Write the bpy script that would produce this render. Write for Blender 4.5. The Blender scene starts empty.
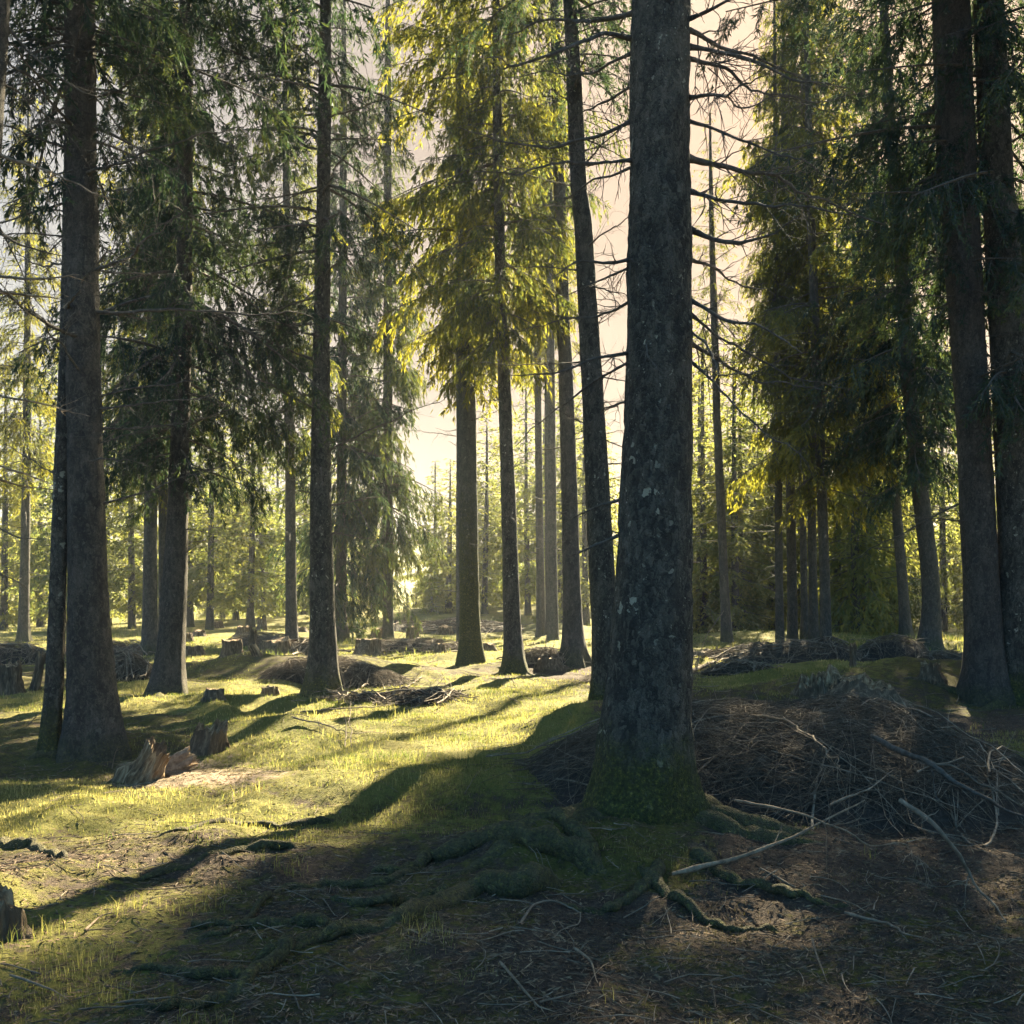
import bpy, math, random
import numpy as np
from mathutils import Vector, Matrix

random.seed(7)
SC = bpy.context.scene
COL = SC.collection
F, HZ, CH = 1024.0, 600.0, 1.5          # focal length in pixels, horizon row, camera height

# ------------------------------------------------------------------ noise
def _h(ix, iy, iz, seed):
    n = (ix * 374761393 + iy * 668265263 + iz * 2147483647 + seed * 1274126177) & 0xFFFFFFFF
    n = ((n ^ (n >> 13)) * 1274126177) & 0xFFFFFFFF
    n = n ^ (n >> 16)
    return (n & 0xFFFF) / 65535.0

def vn(x, y, z=None, seed=0):
    x = np.asarray(x, float); y = np.asarray(y, float)
    z = np.zeros_like(x) if z is None else np.asarray(z, float)
    x, y, z = np.broadcast_arrays(x, y, z)
    xi, yi, zi = np.floor(x), np.floor(y), np.floor(z)
    fx, fy, fz = x - xi, y - yi, z - zi
    fx = fx*fx*(3-2*fx); fy = fy*fy*(3-2*fy); fz = fz*fz*(3-2*fz)
    xi = xi.astype(np.int64); yi = yi.astype(np.int64); zi = zi.astype(np.int64)
    r = 0
    for dz in (0, 1):
        wz = fz if dz else 1-fz
        for dy in (0, 1):
            wy = fy if dy else 1-fy
            a = _h(xi, yi+dy, zi+dz, seed); b = _h(xi+1, yi+dy, zi+dz, seed)
            r = r + wz*wy*(a*(1-fx) + b*fx)
    return r*2-1

def fbm(x, y, z=None, seed=0, oct=4, gain=.5):
    t, a, s = 0, 1.0, 0.0
    for i in range(oct):
        k = 2.03**i
        t = t + a*vn(np.asarray(x)*k, np.asarray(y)*k, None if z is None else np.asarray(z)*k, seed+i*17)
        s += a; a *= gain
    return t/s

# ------------------------------------------------------------------ terrain height
MOUNDS = [  # x, y, rx, ry, h, rot
    (.82, 6.55, .75, .55, .19, 0), (.30, 6.0, .5, .25, .15, .2), (.02, 5.9, .25, .16, .10, 0), (.62, 5.75, .3, .14, .10, 0), (-.25, 6.2, .3, .15, .08, 0), (-1.25, 8.4, 1.2, .6, .08, 0), (-.5, 8.3, .8, .5, .05, 0),
    (1.1, 12.3, 1.1, .9, .30, 0), (-2.75, 5.0, .4, .45, .2, 0), (4.9, 15.0, 1.6, .9, .40, 0), (6.2, 16, 1.2, .8, .22, 0),
    (7.7, 15.6, 1.7, 1.3, .28, 0), (-6.2, 20, 2.2, 1.6, .22, 0), (-1.0, 25.3, 1.2, 1.0, .22, 0), (.05, 21.5, 1.1, .9, .16, 0),
    (1.5, 24.5, 1.2, 1.0, .18, 0), (-3.3, 19.5, 1.8, 1.1, .35, 0), (12, 29, 2.0, 1.6, .35, 0), (-5.5, 16.5, 1.0, .8, .12, 0),
    (2.0, 4.0, .8, .4, .1, 0), (-.4, 7.3, 1.3, .5, -.10, 0), (9, 35, 4, 2.5, .5, 0), (-4, 62, 12, 8, .9, 0), (4, 75, 16, 9, 1.2, 0),
    (-.2, 45, 5, 3, .35, 0), (.9, 5.0, .9, .35, -.06, 0), (-4.1, 10.1, .9, .8, .12, 0)]

_r = np.random.default_rng(4)
for _ in range(70):
    _y = _r.uniform(11, 48); _x = _r.uniform(-.55, .6)*_y; _s = _r.uniform(.25, .8); MOUNDS.append((_x, _y, _s*1.5, _s, _r.uniform(.08, .22), 0))

def H(x, y, fine=True):
    x = np.asarray(x, float); y = np.asarray(y, float)
    h = .13*fbm(x/3.1+7, y/3.1+2, seed=3, oct=3)
    far = np.clip((np.hypot(x, y)-90)/250, 0, 3)
    h = h + 9*far**1.5
    for mx, my, rx, ry, hh, rot in MOUNDS:
        d = ((x-mx)/rx)**2 + ((y-my)/ry)**2
        h = h + hh*np.exp(-d*.9)
    if fine:
        near = np.clip(1.4-np.hypot(x, y)/40, .25, 1)
        h = h + near*(.080*fbm(x/.8, y/.8, seed=11, oct=3)+.042*fbm(x/.27, y/.27, seed=14, oct=3)*np.clip(.6+fbm(x/1.7, y/1.7, seed=15, oct=2), 0, 1.2))
        cl = np.clip(1.5-np.hypot(x, y)/9, 0, 1)
        h = h + cl*.022*fbm(x/.12, y/.10, seed=19, oct=2)*np.clip(.8+fbm(x/.9, y/.9, seed=20, oct=2), 0, 1.3)
        rd = 1-np.abs(fbm(x/.55+3*vn(x, y, seed=5)*.2, y/.42, seed=23, oct=2))
        h = h + near*.045*(np.clip(rd, .6, 1)-.75)
    return h

def Hs(x, y): return float(H(np.array([x]), np.array([y]))[0])

def G(px, py):
    """ground point seen at a pixel"""
    Y = F*CH/max(py-HZ, 3)
    for _ in range(6):
        X = (px-512)/F*Y
        Y = .5*Y + .5*F*(CH-Hs(X, Y))/max(py-HZ, 3)
    X = (px-512)/F*Y
    return X, Y, Hs(X, Y)

def U(px, py, Y): return np.array([(px-512)/F*Y, Y, CH+(HZ-py)/F*Y])

# ------------------------------------------------------------------ mesh helpers
class MB:
    def __init__(s): s.V, s.Q, s.T, s.mq, s.mt, s.A, s.n = [], [], [], [], [], [], 0
    def add(s, V, Q=None, T=None, m=0, a=None):
        V = np.asarray(V, float).reshape(-1, 3)
        if Q is not None and len(Q): s.Q.append(np.asarray(Q)+s.n); s.mq.append(np.full(len(Q), m))
        if T is not None and len(T): s.T.append(np.asarray(T)+s.n); s.mt.append(np.full(len(T), m))
        s.V.append(V); s.A.append(np.full(len(V), .5) if a is None else np.broadcast_to(np.asarray(a, float), (len(V),)))
        s.n += len(V); return s
    def mesh(s, name, mats, smooth=True):
        V = np.concatenate(s.V); me = bpy.data.meshes.new(name)
        Q = np.concatenate(s.Q) if s.Q else np.zeros((0, 4), int); T = np.concatenate(s.T) if s.T else np.zeros((0, 3), int)
        me.vertices.add(len(V)); me.vertices.foreach_set('co', V.astype(np.float32).ravel())
        idx = np.concatenate([Q.ravel(), T.ravel()]).astype(np.int32)
        me.loops.add(len(idx)); me.loops.foreach_set('vertex_index', idx)
        st = np.concatenate([np.arange(len(Q))*4, len(Q)*4+np.arange(len(T))*3]).astype(np.int32)
        me.polygons.add(len(st)); me.polygons.foreach_set('loop_start', st)
        mi = np.concatenate(s.mq+s.mt).astype(np.int32)
        me.polygons.foreach_set('material_index', mi)
        me.polygons.foreach_set('use_smooth', np.full(len(st), smooth))
        at = me.attributes.new('tint', 'FLOAT', 'POINT'); at.data.foreach_set('value', np.concatenate(s.A).astype(np.float32))
        for m in mats: me.materials.append(m)
        me.update(calc_edges=True); me.validate(); return me

def nrm(v): return v/np.maximum(np.linalg.norm(v, axis=-1, keepdims=True), 1e-9)

def tubes(P, R, sides=5, cap=True):
    """P (B,N,3) paths, R (B,N) radii -> V,Q"""
    P = np.asarray(P, float); R = np.asarray(R, float)
    if P.ndim == 2: P, R = P[None], R[None]
    B, N, _ = P.shape
    t = nrm(np.gradient(P, axis=1))
    main = nrm(P[:, -1]-P[:, 0])
    ref = np.where(np.abs(main[:, 2:3]) < .8, np.array([[0, 0, 1.]]), np.array([[1., 0, 0]]))[:, None, :]
    n1 = nrm(np.cross(t, np.broadcast_to(ref, t.shape))); n2 = np.cross(t, n1)
    a = np.arange(sides)/sides*2*math.pi
    V = P[:, :, None, :] + R[:, :, None, None]*(n1[:, :, None, :]*np.cos(a)[None, None, :, None] + n2[:, :, None, :]*np.sin(a)[None, None, :, None])
    b = np.arange(B)[:, None, None]*N*sides; i = np.arange(N-1)[None, :, None]*sides; k = np.arange(sides)[None, None, :]; k2 = (k+1) % sides
    Q = np.stack(np.broadcast_arrays(b+i+k, b+i+k2, b+i+sides+k2, b+i+sides+k), -1).reshape(-1, 4)
    return V.reshape(-1, 3), Q

def kites(p, d, l, w, rng, tip=.45):
    side = nrm(np.cross(d, rng.normal(size=d.shape)))
    l = l[:, None]; w = w[:, None]
    V = np.stack([p, p+d*l*tip+side*w, p+d*l, p+d*l*tip-side*w], 1).reshape(-1, 3)
    Q = np.arange(len(p)*4).reshape(-1, 4)
    return V, Q

# ------------------------------------------------------------------ materials
def newmat(name):
    m = bpy.data.materials.new(name); m.use_nodes = True
    nt = m.node_tree; nt.nodes.clear(); out = nt.nodes.new('ShaderNodeOutputMaterial'); return m, nt, out
def N(nt, t, **k):
    n = nt.nodes.new(t)
    for a, b in k.items():
        if a in n.inputs.keys() if hasattr(n.inputs, 'keys') else False: n.inputs[a].default_value = b
        else: setattr(n, a, b)
    return n
def L(nt, a, b): nt.links.new(a, b)
def ramp(nt, fac, stops):
    r = nt.nodes.new('ShaderNodeValToRGB'); e = r.color_ramp.elements
    while len(e) < len(stops): e.new(.5)
    for i, (p, c) in enumerate(stops): e[i].position = p; e[i].color = (*c, 1)
    L(nt, fac, r.inputs[0]); return r.outputs[0]
def noise(nt, vec, scale, detail=4, rough=.55, dist=0):
    n = nt.nodes.new('ShaderNodeTexNoise'); n.inputs['Scale'].default_value = scale; n.inputs['Detail'].default_value = detail
    n.inputs['Roughness'].default_value = rough; n.inputs['Distortion'].default_value = dist
    if vec is not None: L(nt, vec, n.inputs['Vector'])
    return n.outputs['Fac']
def mixc(nt, f, a, b, blend='MIX'):
    m = nt.nodes.new('ShaderNodeMix'); m.data_type = 'RGBA'; m.blend_type = blend
    for v, i in ((f, 0), (a, 6), (b, 7)):
        if isinstance(v, (int, float)): m.inputs[i].default_value = v
        elif isinstance(v, tuple): m.inputs[i].default_value = (*v, 1)
        else: L(nt, v, m.inputs[i])
    return m.outputs[2]
def math_(nt, op, a, b=0, c=None, clamp=False):
    m = nt.nodes.new('ShaderNodeMath'); m.operation = op; m.use_clamp = clamp
    for i, v in enumerate((a, b) if c is None else (a, b, c)):
        if isinstance(v, (int, float)): m.inputs[i].default_value = v
        else: L(nt, v, m.inputs[i])
    return m.outputs[0]
def mapr(nt, v, a, b, c=0, d=1):
    m = nt.nodes.new('ShaderNodeMapRange'); L(nt, v, m.inputs[0])
    for i, x in enumerate((a, b, c, d)): m.inputs[i+1].default_value = x
    return m.outputs[0]
def mapping(nt, vec, sc):
    m = nt.nodes.new('ShaderNodeMapping'); m.inputs['Scale'].default_value = sc; L(nt, vec, m.inputs['Vector']); return m.outputs[0]
def bump(nt, h, dist, strength=1, nrmal=None):
    b = nt.nodes.new('ShaderNodeBump'); b.inputs['Distance'].default_value = dist; b.inputs['Strength'].default_value = strength
    L(nt, h, b.inputs['Height'])
    if nrmal is not None: L(nt, nrmal, b.inputs['Normal'])
    return b.outputs[0]

def leafmat(name, stops, tr, trmix=.5, scale=1.2):
    m, nt, out = newmat(name)
    tc = N(nt, 'ShaderNodeTexCoord'); oi = N(nt, 'ShaderNodeObjectInfo'); at = N(nt, 'ShaderNodeAttribute', attribute_name='tint')
    n = noise(nt, tc.outputs['Object'], scale, 3)
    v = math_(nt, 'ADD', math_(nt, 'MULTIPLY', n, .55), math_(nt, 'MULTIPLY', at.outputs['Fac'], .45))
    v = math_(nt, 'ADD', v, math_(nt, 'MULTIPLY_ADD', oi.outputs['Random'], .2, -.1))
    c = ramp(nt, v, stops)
    d = N(nt, 'ShaderNodeBsdfDiffuse'); L(nt, c, d.inputs[0])
    t = N(nt, 'ShaderNodeBsdfTranslucent'); L(nt, mixc(nt, 1.0, c, tr, 'MULTIPLY'), t.inputs[0])
    g = N(nt, 'ShaderNodeBsdfGlossy'); g.inputs['Roughness'].default_value = .5; g.inputs['Color'].default_value = (.6, .65, .7, 1)
    mx = N(nt, 'ShaderNodeMixShader'); mx.inputs[0].default_value = trmix; L(nt, d.outputs[0], mx.inputs[1]); L(nt, t.outputs[0], mx.inputs[2])
    m2 = N(nt, 'ShaderNodeMixShader'); m2.inputs[0].default_value = .02; L(nt, mx.outputs[0], m2.inputs[1]); L(nt, g.outputs[0], m2.inputs[2])
    L(nt, m2.outputs[0], out.inputs[0]); return m

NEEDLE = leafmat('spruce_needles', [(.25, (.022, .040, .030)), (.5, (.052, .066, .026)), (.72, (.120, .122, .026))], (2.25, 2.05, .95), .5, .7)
DARKNEEDLE = leafmat('shaded_spruce_needles', [(.25, (.016, .032, .030)), (.5, (.028, .048, .034)), (.75, (.075, .088, .030))], (1.9, 1.8, .9), .36, .9)  # darker, less translucent copy: crown shade put into the needle colour
FARNEEDLE = leafmat('sunlit_needles', [(.25, (.07, .10, .045)), (.5, (.115, .13, .042)), (.75, (.165, .16, .05))], (1.85, 1.8, 1.15), .56, .6)  # brighter copy: sunlight on far and young crowns put into the needle colour
GRASS = leafmat('grass_blades', [(.32, (.045, .065, .020)), (.5, (.118, .122, .042)), (.68, (.24, .22, .10))], (1.95, 1.9, 1.3), .5, 1.5)
MOSSB = leafmat('moss_tufts', [(.32, (.030, .032, .015)), (.5, (.078, .072, .020)), (.68, (.16, .12, .05))], (1.6, 1.5, .8), .3, 2.2)

def barkmat(name, dark, light, lichen=.5, moss=.6, mossz=.7, plate=26):
    m, nt, out = newmat(name)
    tc = N(nt, 'ShaderNodeTexCoord'); co = tc.outputs['Object']
    warp = N(nt, 'ShaderNodeTexNoise'); warp.inputs['Scale'].default_value = 14; warp.inputs['Detail'].default_value = 4; L(nt, co, warp.inputs['Vector'])
    wv = N(nt, 'ShaderNodeVectorMath', operation='MULTIPLY_ADD'); L(nt, warp.outputs['Color'], wv.inputs[0]); wv.inputs[1].default_value = (.09, .09, .16); L(nt, co, wv.inputs[2])
    st = mapping(nt, wv.outputs[0], (1, 1, .42))
    v = N(nt, 'ShaderNodeTexVoronoi'); v.feature = 'DISTANCE_TO_EDGE'; v.inputs['Scale'].default_value = plate*1.9; L(nt, st, v.inputs['Vector'])
    vc = N(nt, 'ShaderNodeTexVoronoi'); vc.inputs['Scale'].default_value = plate*1.9; L(nt, st, vc.inputs['Vector'])
    crack = mapr(nt, v.outputs['Distance'], 0, .2)
    n1 = noise(nt, st, 13, 7, .7); n2 = noise(nt, co, 95, 5, .75); n0 = noise(nt, mapping(nt, co, (1, 1, .35)), 3.5, 3)
    f = math_(nt, 'ADD', math_(nt, 'MULTIPLY', n1, .45), math_(nt, 'ADD', math_(nt, 'MULTIPLY', n2, .35), math_(nt, 'MULTIPLY', n0, .2)))
    c = ramp(nt, f, [(.36, tuple(a*.6 for a in dark)), (.48, dark), (.56, tuple((a+b)/2 for a, b in zip(dark, light))), (.66, light)])
    c = mixc(nt, mapr(nt, crack, 0, 1, .35, 0), c, tuple(a*.45 for a in dark))
    sep = N(nt, 'ShaderNodeSeparateColor'); L(nt, vc.outputs['Color'], sep.inputs[0])
    c = mixc(nt, math_(nt, 'MULTIPLY', math_(nt, 'POWER', sep.outputs[0], 3.0), .5), c, light)
    for sc_, thr, amt in ((13, .66, 1.0), (31, .72, .8)):           # lichen discs, two sizes
        lv = N(nt, 'ShaderNodeTexVoronoi'); lv.inputs['Scale'].default_value = sc_; L(nt, wv.outputs[0], lv.inputs['Vector'])
        ls = N(nt, 'ShaderNodeSeparateColor'); L(nt, lv.outputs['Color'], ls.inputs[0])
        lm = math_(nt, 'LESS_THAN', math_(nt, 'ADD', lv.outputs['Distance'], math_(nt, 'MULTIPLY', n2, .3)), math_(nt, 'MULTIPLY_ADD', ls.outputs[1], .3, .16))
        lm = math_(nt, 'MULTIPLY', math_(nt, 'MULTIPLY', lm, math_(nt, 'GREATER_THAN', ls.outputs[0], thr)), mapr(nt, noise(nt, co, 1.8, 2), .38, .58, 0, lichen*amt))
        c = mixc(nt, lm, c, (.34, .33, .25))
    sx = N(nt, 'ShaderNodeSeparateXYZ'); L(nt, co, sx.inputs[0])
    zz = mapr(nt, sx.outputs['Z'], -.1, mossz, 1, 0)
    mm = math_(nt, 'MULTIPLY', mapr(nt, math_(nt, 'ADD', math_(nt, 'MULTIPLY', noise(nt, co, 7, 7, .75), .9), zz), .82, 1.15), moss)
    mc = ramp(nt, noise(nt, co, 40, 5, .7), [(.35, (.022, .026, .010)), (.55, (.06, .065, .014)), (.68, (.21, .19, .03))])
    c = mixc(nt, mm, c, mc)
    p = N(nt, 'ShaderNodeBsdfPrincipled'); L(nt, c, p.inputs['Base Color']); p.inputs['Roughness'].default_value = .92
    p.inputs['Specular IOR Level'].default_value = .2
    hgt = math_(nt, 'ADD', math_(nt, 'MULTIPLY', crack, .3), math_(nt, 'ADD', math_(nt, 'MULTIPLY', n1, .9), math_(nt, 'MULTIPLY', n2, .45)))
    L(nt, bump(nt, hgt, .03, 1.0), p.inputs['Normal']); L(nt, p.outputs[0], out.inputs[0]); return m

BARK = barkmat('spruce_bark', (.036, .035, .030), (.165, .150, .118), .9, .85, .85)
BARKB = barkmat('brown_bark', (.046, .043, .039), (.150, .130, .105), .2, .35, .4, 34)
BARKF = barkmat('far_bark', (.050, .050, .046), (.130, .120, .10), .1, .4, .8, 16)
BARKG = barkmat('mossy_grey_bark', (.055, .06, .05), (.14, .14, .105), .4, .8, 6, 24)

def simple(name, stops, scale=8, stretch=(1, 1, 1), bs=.01, rough=.9, coord='Object', det=6):
    m, nt, out = newmat(name)
    tc = N(nt, 'ShaderNodeTexCoord'); v = mapping(nt, tc.outputs[coord], stretch)
    at = N(nt, 'ShaderNodeAttribute', attribute_name='tint')
    n = noise(nt, v, scale, det, .65, .4)
    f = math_(nt, 'ADD', n, math_(nt, 'MULTIPLY_ADD', at.outputs['Fac'], .5, -.25))
    c = ramp(nt, f, stops)
    p = N(nt, 'ShaderNodeBsdfPrincipled'); L(nt, c, p.inputs['Base Color']); p.inputs['Roughness'].default_value = rough; p.inputs['Specular IOR Level'].default_value = .2
    L(nt, bump(nt, noise(nt, v, scale*3, 6, .7), bs, .8), p.inputs['Normal']); L(nt, p.outputs[0], out.inputs[0]); return m

DEADWOOD = simple('dead_branch_bark', [(.3, (.045, .042, .038)), (.55, (.09, .08, .068)), (.8, (.2, .18, .15))], 30)
STICK = simple('weathered_sticks', [(.2, (.065, .050, .036)), (.5, (.165, .130, .095)), (.85, (.40, .33, .25))], 14)
PALESTICK = simple('pale_peeled_wood', [(.25, (.08, .058, .04)), (.5, (.19, .14, .095)), (.8, (.36, .28, .20))], 22)
ROTWOOD = simple('rotten_wood', [(.34, (.035, .024, .015)), (.5, (.19, .125, .07)), (.66, (.42, .32, .20))], 22, (1, 1, .14), .06)
STUMPW = simple('old_stump_wood', [(.28, (.040, .030, .022)), (.5, (.105, .078, .052)), (.70, (.25, .19, .125))], 24, (1, 1, .15), .06)
HEAP = simple('shaded_needle_heap', [(.3, (.018, .016, .014)), (.55, (.038, .032, .027)), (.8, (.08, .068, .055))], 25, bs=.03)  # litter core, colour darkened to paint the shade in gaps between sticks
LITTER = simple('needle_litter', [(.25, (.06, .042, .03)), (.5, (.12, .078, .050)), (.85, (.26, .18, .11))], 3)
ROOTM = barkmat('root_bark', (.060, .048, .037), (.19, .145, .10), .1, .55, .5, 26)
MOSSM = simple('moss_cushion', [(.3, (.03, .035, .012)), (.5, (.08, .085, .016)), (.75, (.17, .16, .03))], 12, bs=.03)

def groundmat():
    m, nt, out = newmat('forest_floor')
    tc = N(nt, 'ShaderNodeTexCoord'); co = tc.outputs['Object']
    A = lambda n: N(nt, 'ShaderNodeAttribute', attribute_name=n).outputs['Fac']
    n1 = noise(nt, co, 1.3, 8, .65); n2 = noise(nt, co, 9, 6, .7); n3 = noise(nt, co, 45, 5, .75); n4 = noise(nt, co, 160, 3, .7)
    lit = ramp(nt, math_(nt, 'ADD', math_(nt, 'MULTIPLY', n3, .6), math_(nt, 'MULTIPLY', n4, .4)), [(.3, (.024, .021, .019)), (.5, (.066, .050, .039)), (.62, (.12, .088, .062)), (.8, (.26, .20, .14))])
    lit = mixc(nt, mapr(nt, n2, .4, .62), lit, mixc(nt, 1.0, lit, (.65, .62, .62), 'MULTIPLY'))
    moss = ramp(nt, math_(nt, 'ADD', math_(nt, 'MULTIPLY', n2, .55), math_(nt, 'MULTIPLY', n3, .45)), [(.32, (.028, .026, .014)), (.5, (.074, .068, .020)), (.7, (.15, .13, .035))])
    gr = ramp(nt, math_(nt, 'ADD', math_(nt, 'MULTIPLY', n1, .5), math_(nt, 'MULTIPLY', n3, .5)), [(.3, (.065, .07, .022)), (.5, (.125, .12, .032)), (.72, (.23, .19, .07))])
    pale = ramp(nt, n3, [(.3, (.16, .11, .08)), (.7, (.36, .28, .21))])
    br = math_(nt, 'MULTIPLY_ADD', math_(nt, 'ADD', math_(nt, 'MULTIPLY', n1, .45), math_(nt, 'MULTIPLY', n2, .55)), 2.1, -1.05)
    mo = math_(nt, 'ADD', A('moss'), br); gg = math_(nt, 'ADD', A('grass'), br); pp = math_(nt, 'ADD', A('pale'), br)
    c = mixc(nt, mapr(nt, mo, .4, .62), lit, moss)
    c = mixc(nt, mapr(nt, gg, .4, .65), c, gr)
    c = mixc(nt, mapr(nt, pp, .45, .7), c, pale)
    p = N(nt, 'ShaderNodeBsdfPrincipled'); L(nt, c, p.inputs['Base Color']); p.inputs['Roughness'].default_value = .95; p.inputs['Specular IOR Level'].default_value = .1
    h = math_(nt, 'ADD', math_(nt, 'MULTIPLY', n2, .5), math_(nt, 'ADD', math_(nt, 'MULTIPLY', n3, .35), math_(nt, 'MULTIPLY', n4, .15)))
    L(nt, bump(nt, h, .09, .9), p.inputs['Normal']); L(nt, p.outputs[0], out.inputs[0]); return m
GROUND = groundmat()

# ------------------------------------------------------------------ objects
def link(name, me, parent=None, loc=(0, 0, 0)):
    o = bpy.data.objects.new(name, me); COL.objects.link(o); o.location = loc
    if parent is not None: o.parent = parent
    return o
def tag(o, label, cat, group=None, kind=None):
    if label: o['label'] = label
    if cat: o['category'] = cat
    if group: o['group'] = group
    if kind: o['kind'] = kind
    return o
def thing(name, label, cat, loc, group=None):
    o = bpy.data.objects.new(name, None); o.empty_display_size = .3; COL.objects.link(o); o.location = loc
    return tag(o, label, cat, group)

# ------------------------------------------------------------------ ground covers (what grows where)
def box(px, py, x0, x1, y0, y1, sx=30, sy=12):
    s = lambda v: 1/(1+np.exp(-np.clip(v, -30, 30)))
    return s((px-x0)/sx*2)*s((x1-px)/sx*2)*s((py-y0)/sy*2)*s((y1-py)/sy*2)

def covers(x, y):
    yy = np.maximum(y, .8); px = 512+F*x/yy; py = HZ+F*CH/yy
    front = y > .8
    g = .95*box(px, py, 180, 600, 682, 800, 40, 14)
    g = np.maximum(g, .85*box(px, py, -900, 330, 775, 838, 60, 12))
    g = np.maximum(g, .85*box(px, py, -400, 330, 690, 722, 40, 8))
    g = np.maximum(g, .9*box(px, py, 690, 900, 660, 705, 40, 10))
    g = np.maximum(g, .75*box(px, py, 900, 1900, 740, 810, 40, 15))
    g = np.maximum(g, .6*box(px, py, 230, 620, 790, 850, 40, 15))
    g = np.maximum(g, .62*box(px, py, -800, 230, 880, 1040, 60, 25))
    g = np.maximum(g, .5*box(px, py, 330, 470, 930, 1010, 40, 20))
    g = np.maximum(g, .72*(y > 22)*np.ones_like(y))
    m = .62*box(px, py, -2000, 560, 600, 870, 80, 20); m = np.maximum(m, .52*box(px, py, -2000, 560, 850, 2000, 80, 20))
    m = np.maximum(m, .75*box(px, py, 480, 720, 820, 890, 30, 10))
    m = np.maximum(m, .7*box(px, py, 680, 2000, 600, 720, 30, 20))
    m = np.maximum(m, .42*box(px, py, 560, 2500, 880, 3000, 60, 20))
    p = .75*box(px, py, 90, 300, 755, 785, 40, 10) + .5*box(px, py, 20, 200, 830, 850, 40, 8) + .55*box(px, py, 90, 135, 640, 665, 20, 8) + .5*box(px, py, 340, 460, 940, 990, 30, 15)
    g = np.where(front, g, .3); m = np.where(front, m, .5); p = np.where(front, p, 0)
    g = g*(1-.75*np.clip(p, 0, 1))
    return g, m, p

def build_ground():
    a1 = np.radians(np.linspace(-36, 36, 620)); a2 = np.radians(np.linspace(36, 324, 110))[1:-1]
    ang = np.concatenate([a1, a2])
    r = np.concatenate([[.02, .5, 1.0], np.geomspace(1.6, 60, 520), np.geomspace(61, 900, 60)])
    Rr, Aa = np.meshgrid(r, ang, indexing='ij')
    x = (Rr*np.sin(Aa)).ravel(); y = (Rr*np.cos(Aa)).ravel()
    V = np.stack([x, y, H(x, y)], 1)
    n, k = len(r), len(ang)
    i = np.arange(n-1)[:, None]*k; j = np.arange(k)[None, :]; j2 = (j+1) % k
    Q = np.stack(np.broadcast_arrays(i+j, i+k+j, i+k+j2, i+j2), -1).reshape(-1, 4)[:, ::-1]
    b = MB(); b.add(V, Q); me = b.mesh('ground', [GROUND])
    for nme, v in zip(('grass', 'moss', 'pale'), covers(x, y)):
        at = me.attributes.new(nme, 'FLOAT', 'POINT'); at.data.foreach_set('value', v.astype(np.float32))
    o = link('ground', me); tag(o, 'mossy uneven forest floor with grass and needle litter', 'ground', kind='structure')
build_ground()

# ------------------------------------------------------------------ grass, moss, litter
def scatter(rng, n, pxr, yr, dens):
    """points spread evenly in the picture's rows, kept with probability dens(x,y)"""
    Y = np.exp(rng.uniform(math.log(yr[0]), math.log(yr[1]), n)); px = rng.uniform(*pxr, n)
    x = (px-512)/F*Y
    keep = rng.random(n) < dens(x, Y)
    return x[keep], Y[keep]

def blades(name, n, hr, wr, dens, mat, label, cat, seed, yr=(2.6, 40), lean=.5, pxr=(-260, 1290)):
    rng = np.random.default_rng(seed)
    x, y = scatter(rng, n, pxr, yr, dens); k = len(x)
    h = rng.uniform(*hr, k)*(.6+.6*(fbm(x/.5, y/.5, seed=77, oct=2)*.5+.5)); w = rng.uniform(*wr, k)*np.clip(y/8, .6, 4)
    h = h*np.clip(.75+y/40, .75, 1.6)
    p = np.stack([x, y, H(x, y)-.008], 1)
    a = rng.uniform(0, 2*math.pi, k); s = np.stack([np.cos(a), np.sin(a), 0*a], 1)
    b = rng.uniform(0, 2*math.pi, k); ld = np.stack([np.cos(b), np.sin(b), 0*b], 1)*(rng.random(k)**1.2*lean)[:, None]
    up = np.array([0, 0, 1.])
    mid = p+(up*.55+ld*.25)*h[:, None]; tip = p+(up*np.sqrt(np.maximum(1-.5*(ld**2).sum(1), .2))[:, None]*.95+ld)*h[:, None]
    if h.max() > .12:
        V = np.stack([p-s*w[:, None]*.5, p+s*w[:, None]*.5, mid+s*w[:, None]*.4, mid-s*w[:, None]*.4, tip], 1).reshape(-1, 3)
        i = np.arange(k)*5; Q = np.stack([i, i+1, i+2, i+3], 1); T = np.stack([i+3, i+2, i+4], 1)
    else:
        V = np.stack([p-s*w[:, None]*.5, p+s*w[:, None]*.5, tip], 1).reshape(-1, 3); Q = None; T = np.arange(k*3).reshape(-1, 3)
    t = np.repeat(np.clip(rng.normal(.45, .2, k)+.25*fbm(x/1.2, y/1.2, seed=78, oct=2), 0, 1), len(V)//k)
    mb = MB(); mb.add(V, Q, T, a=t); o = link(name, mb.mesh(name, [mat]))
    return tag(o, label, cat, kind='stuff')

def gd(x, y):
    g, m, p = covers(x, y); n = fbm(x/.9, y/.9, seed=41, oct=3)*.9
    return np.clip((g+n*1.15-.32)*1.6, 0, 1)
blades('grass', 620000, (.025, .062), (.004, .008), gd, GRASS, 'short soft green grass growing over the forest floor', 'grass', 1)
def gt(x, y):
    g, m, p = covers(x, y); n = fbm(x/.35, y/.35, seed=51, oct=2)
    yy = np.maximum(y, .8); px = 512+F*x/yy; py = HZ+F*CH/yy
    g = g+.35*box(px, py, -900, 270, 890, 1300, 50, 20)+.25*box(px, py, 300, 470, 900, 1010, 50, 20)
    return np.clip((g*.8+n*1.2-.85)*2.5, 0, 1)
blades('tall_grass', 80000, (.06, .13), (.003, .006), gt, GRASS, 'tufts of longer grass standing out of the short turf', 'grass', 2, (3, 16), .8)
def md(x, y):
    g, m, p = covers(x, y); n = fbm(x/.5, y/.5, seed=61, oct=3)
    return np.clip((m+n*.8-.3)*1.3, 0, 1)
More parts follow.
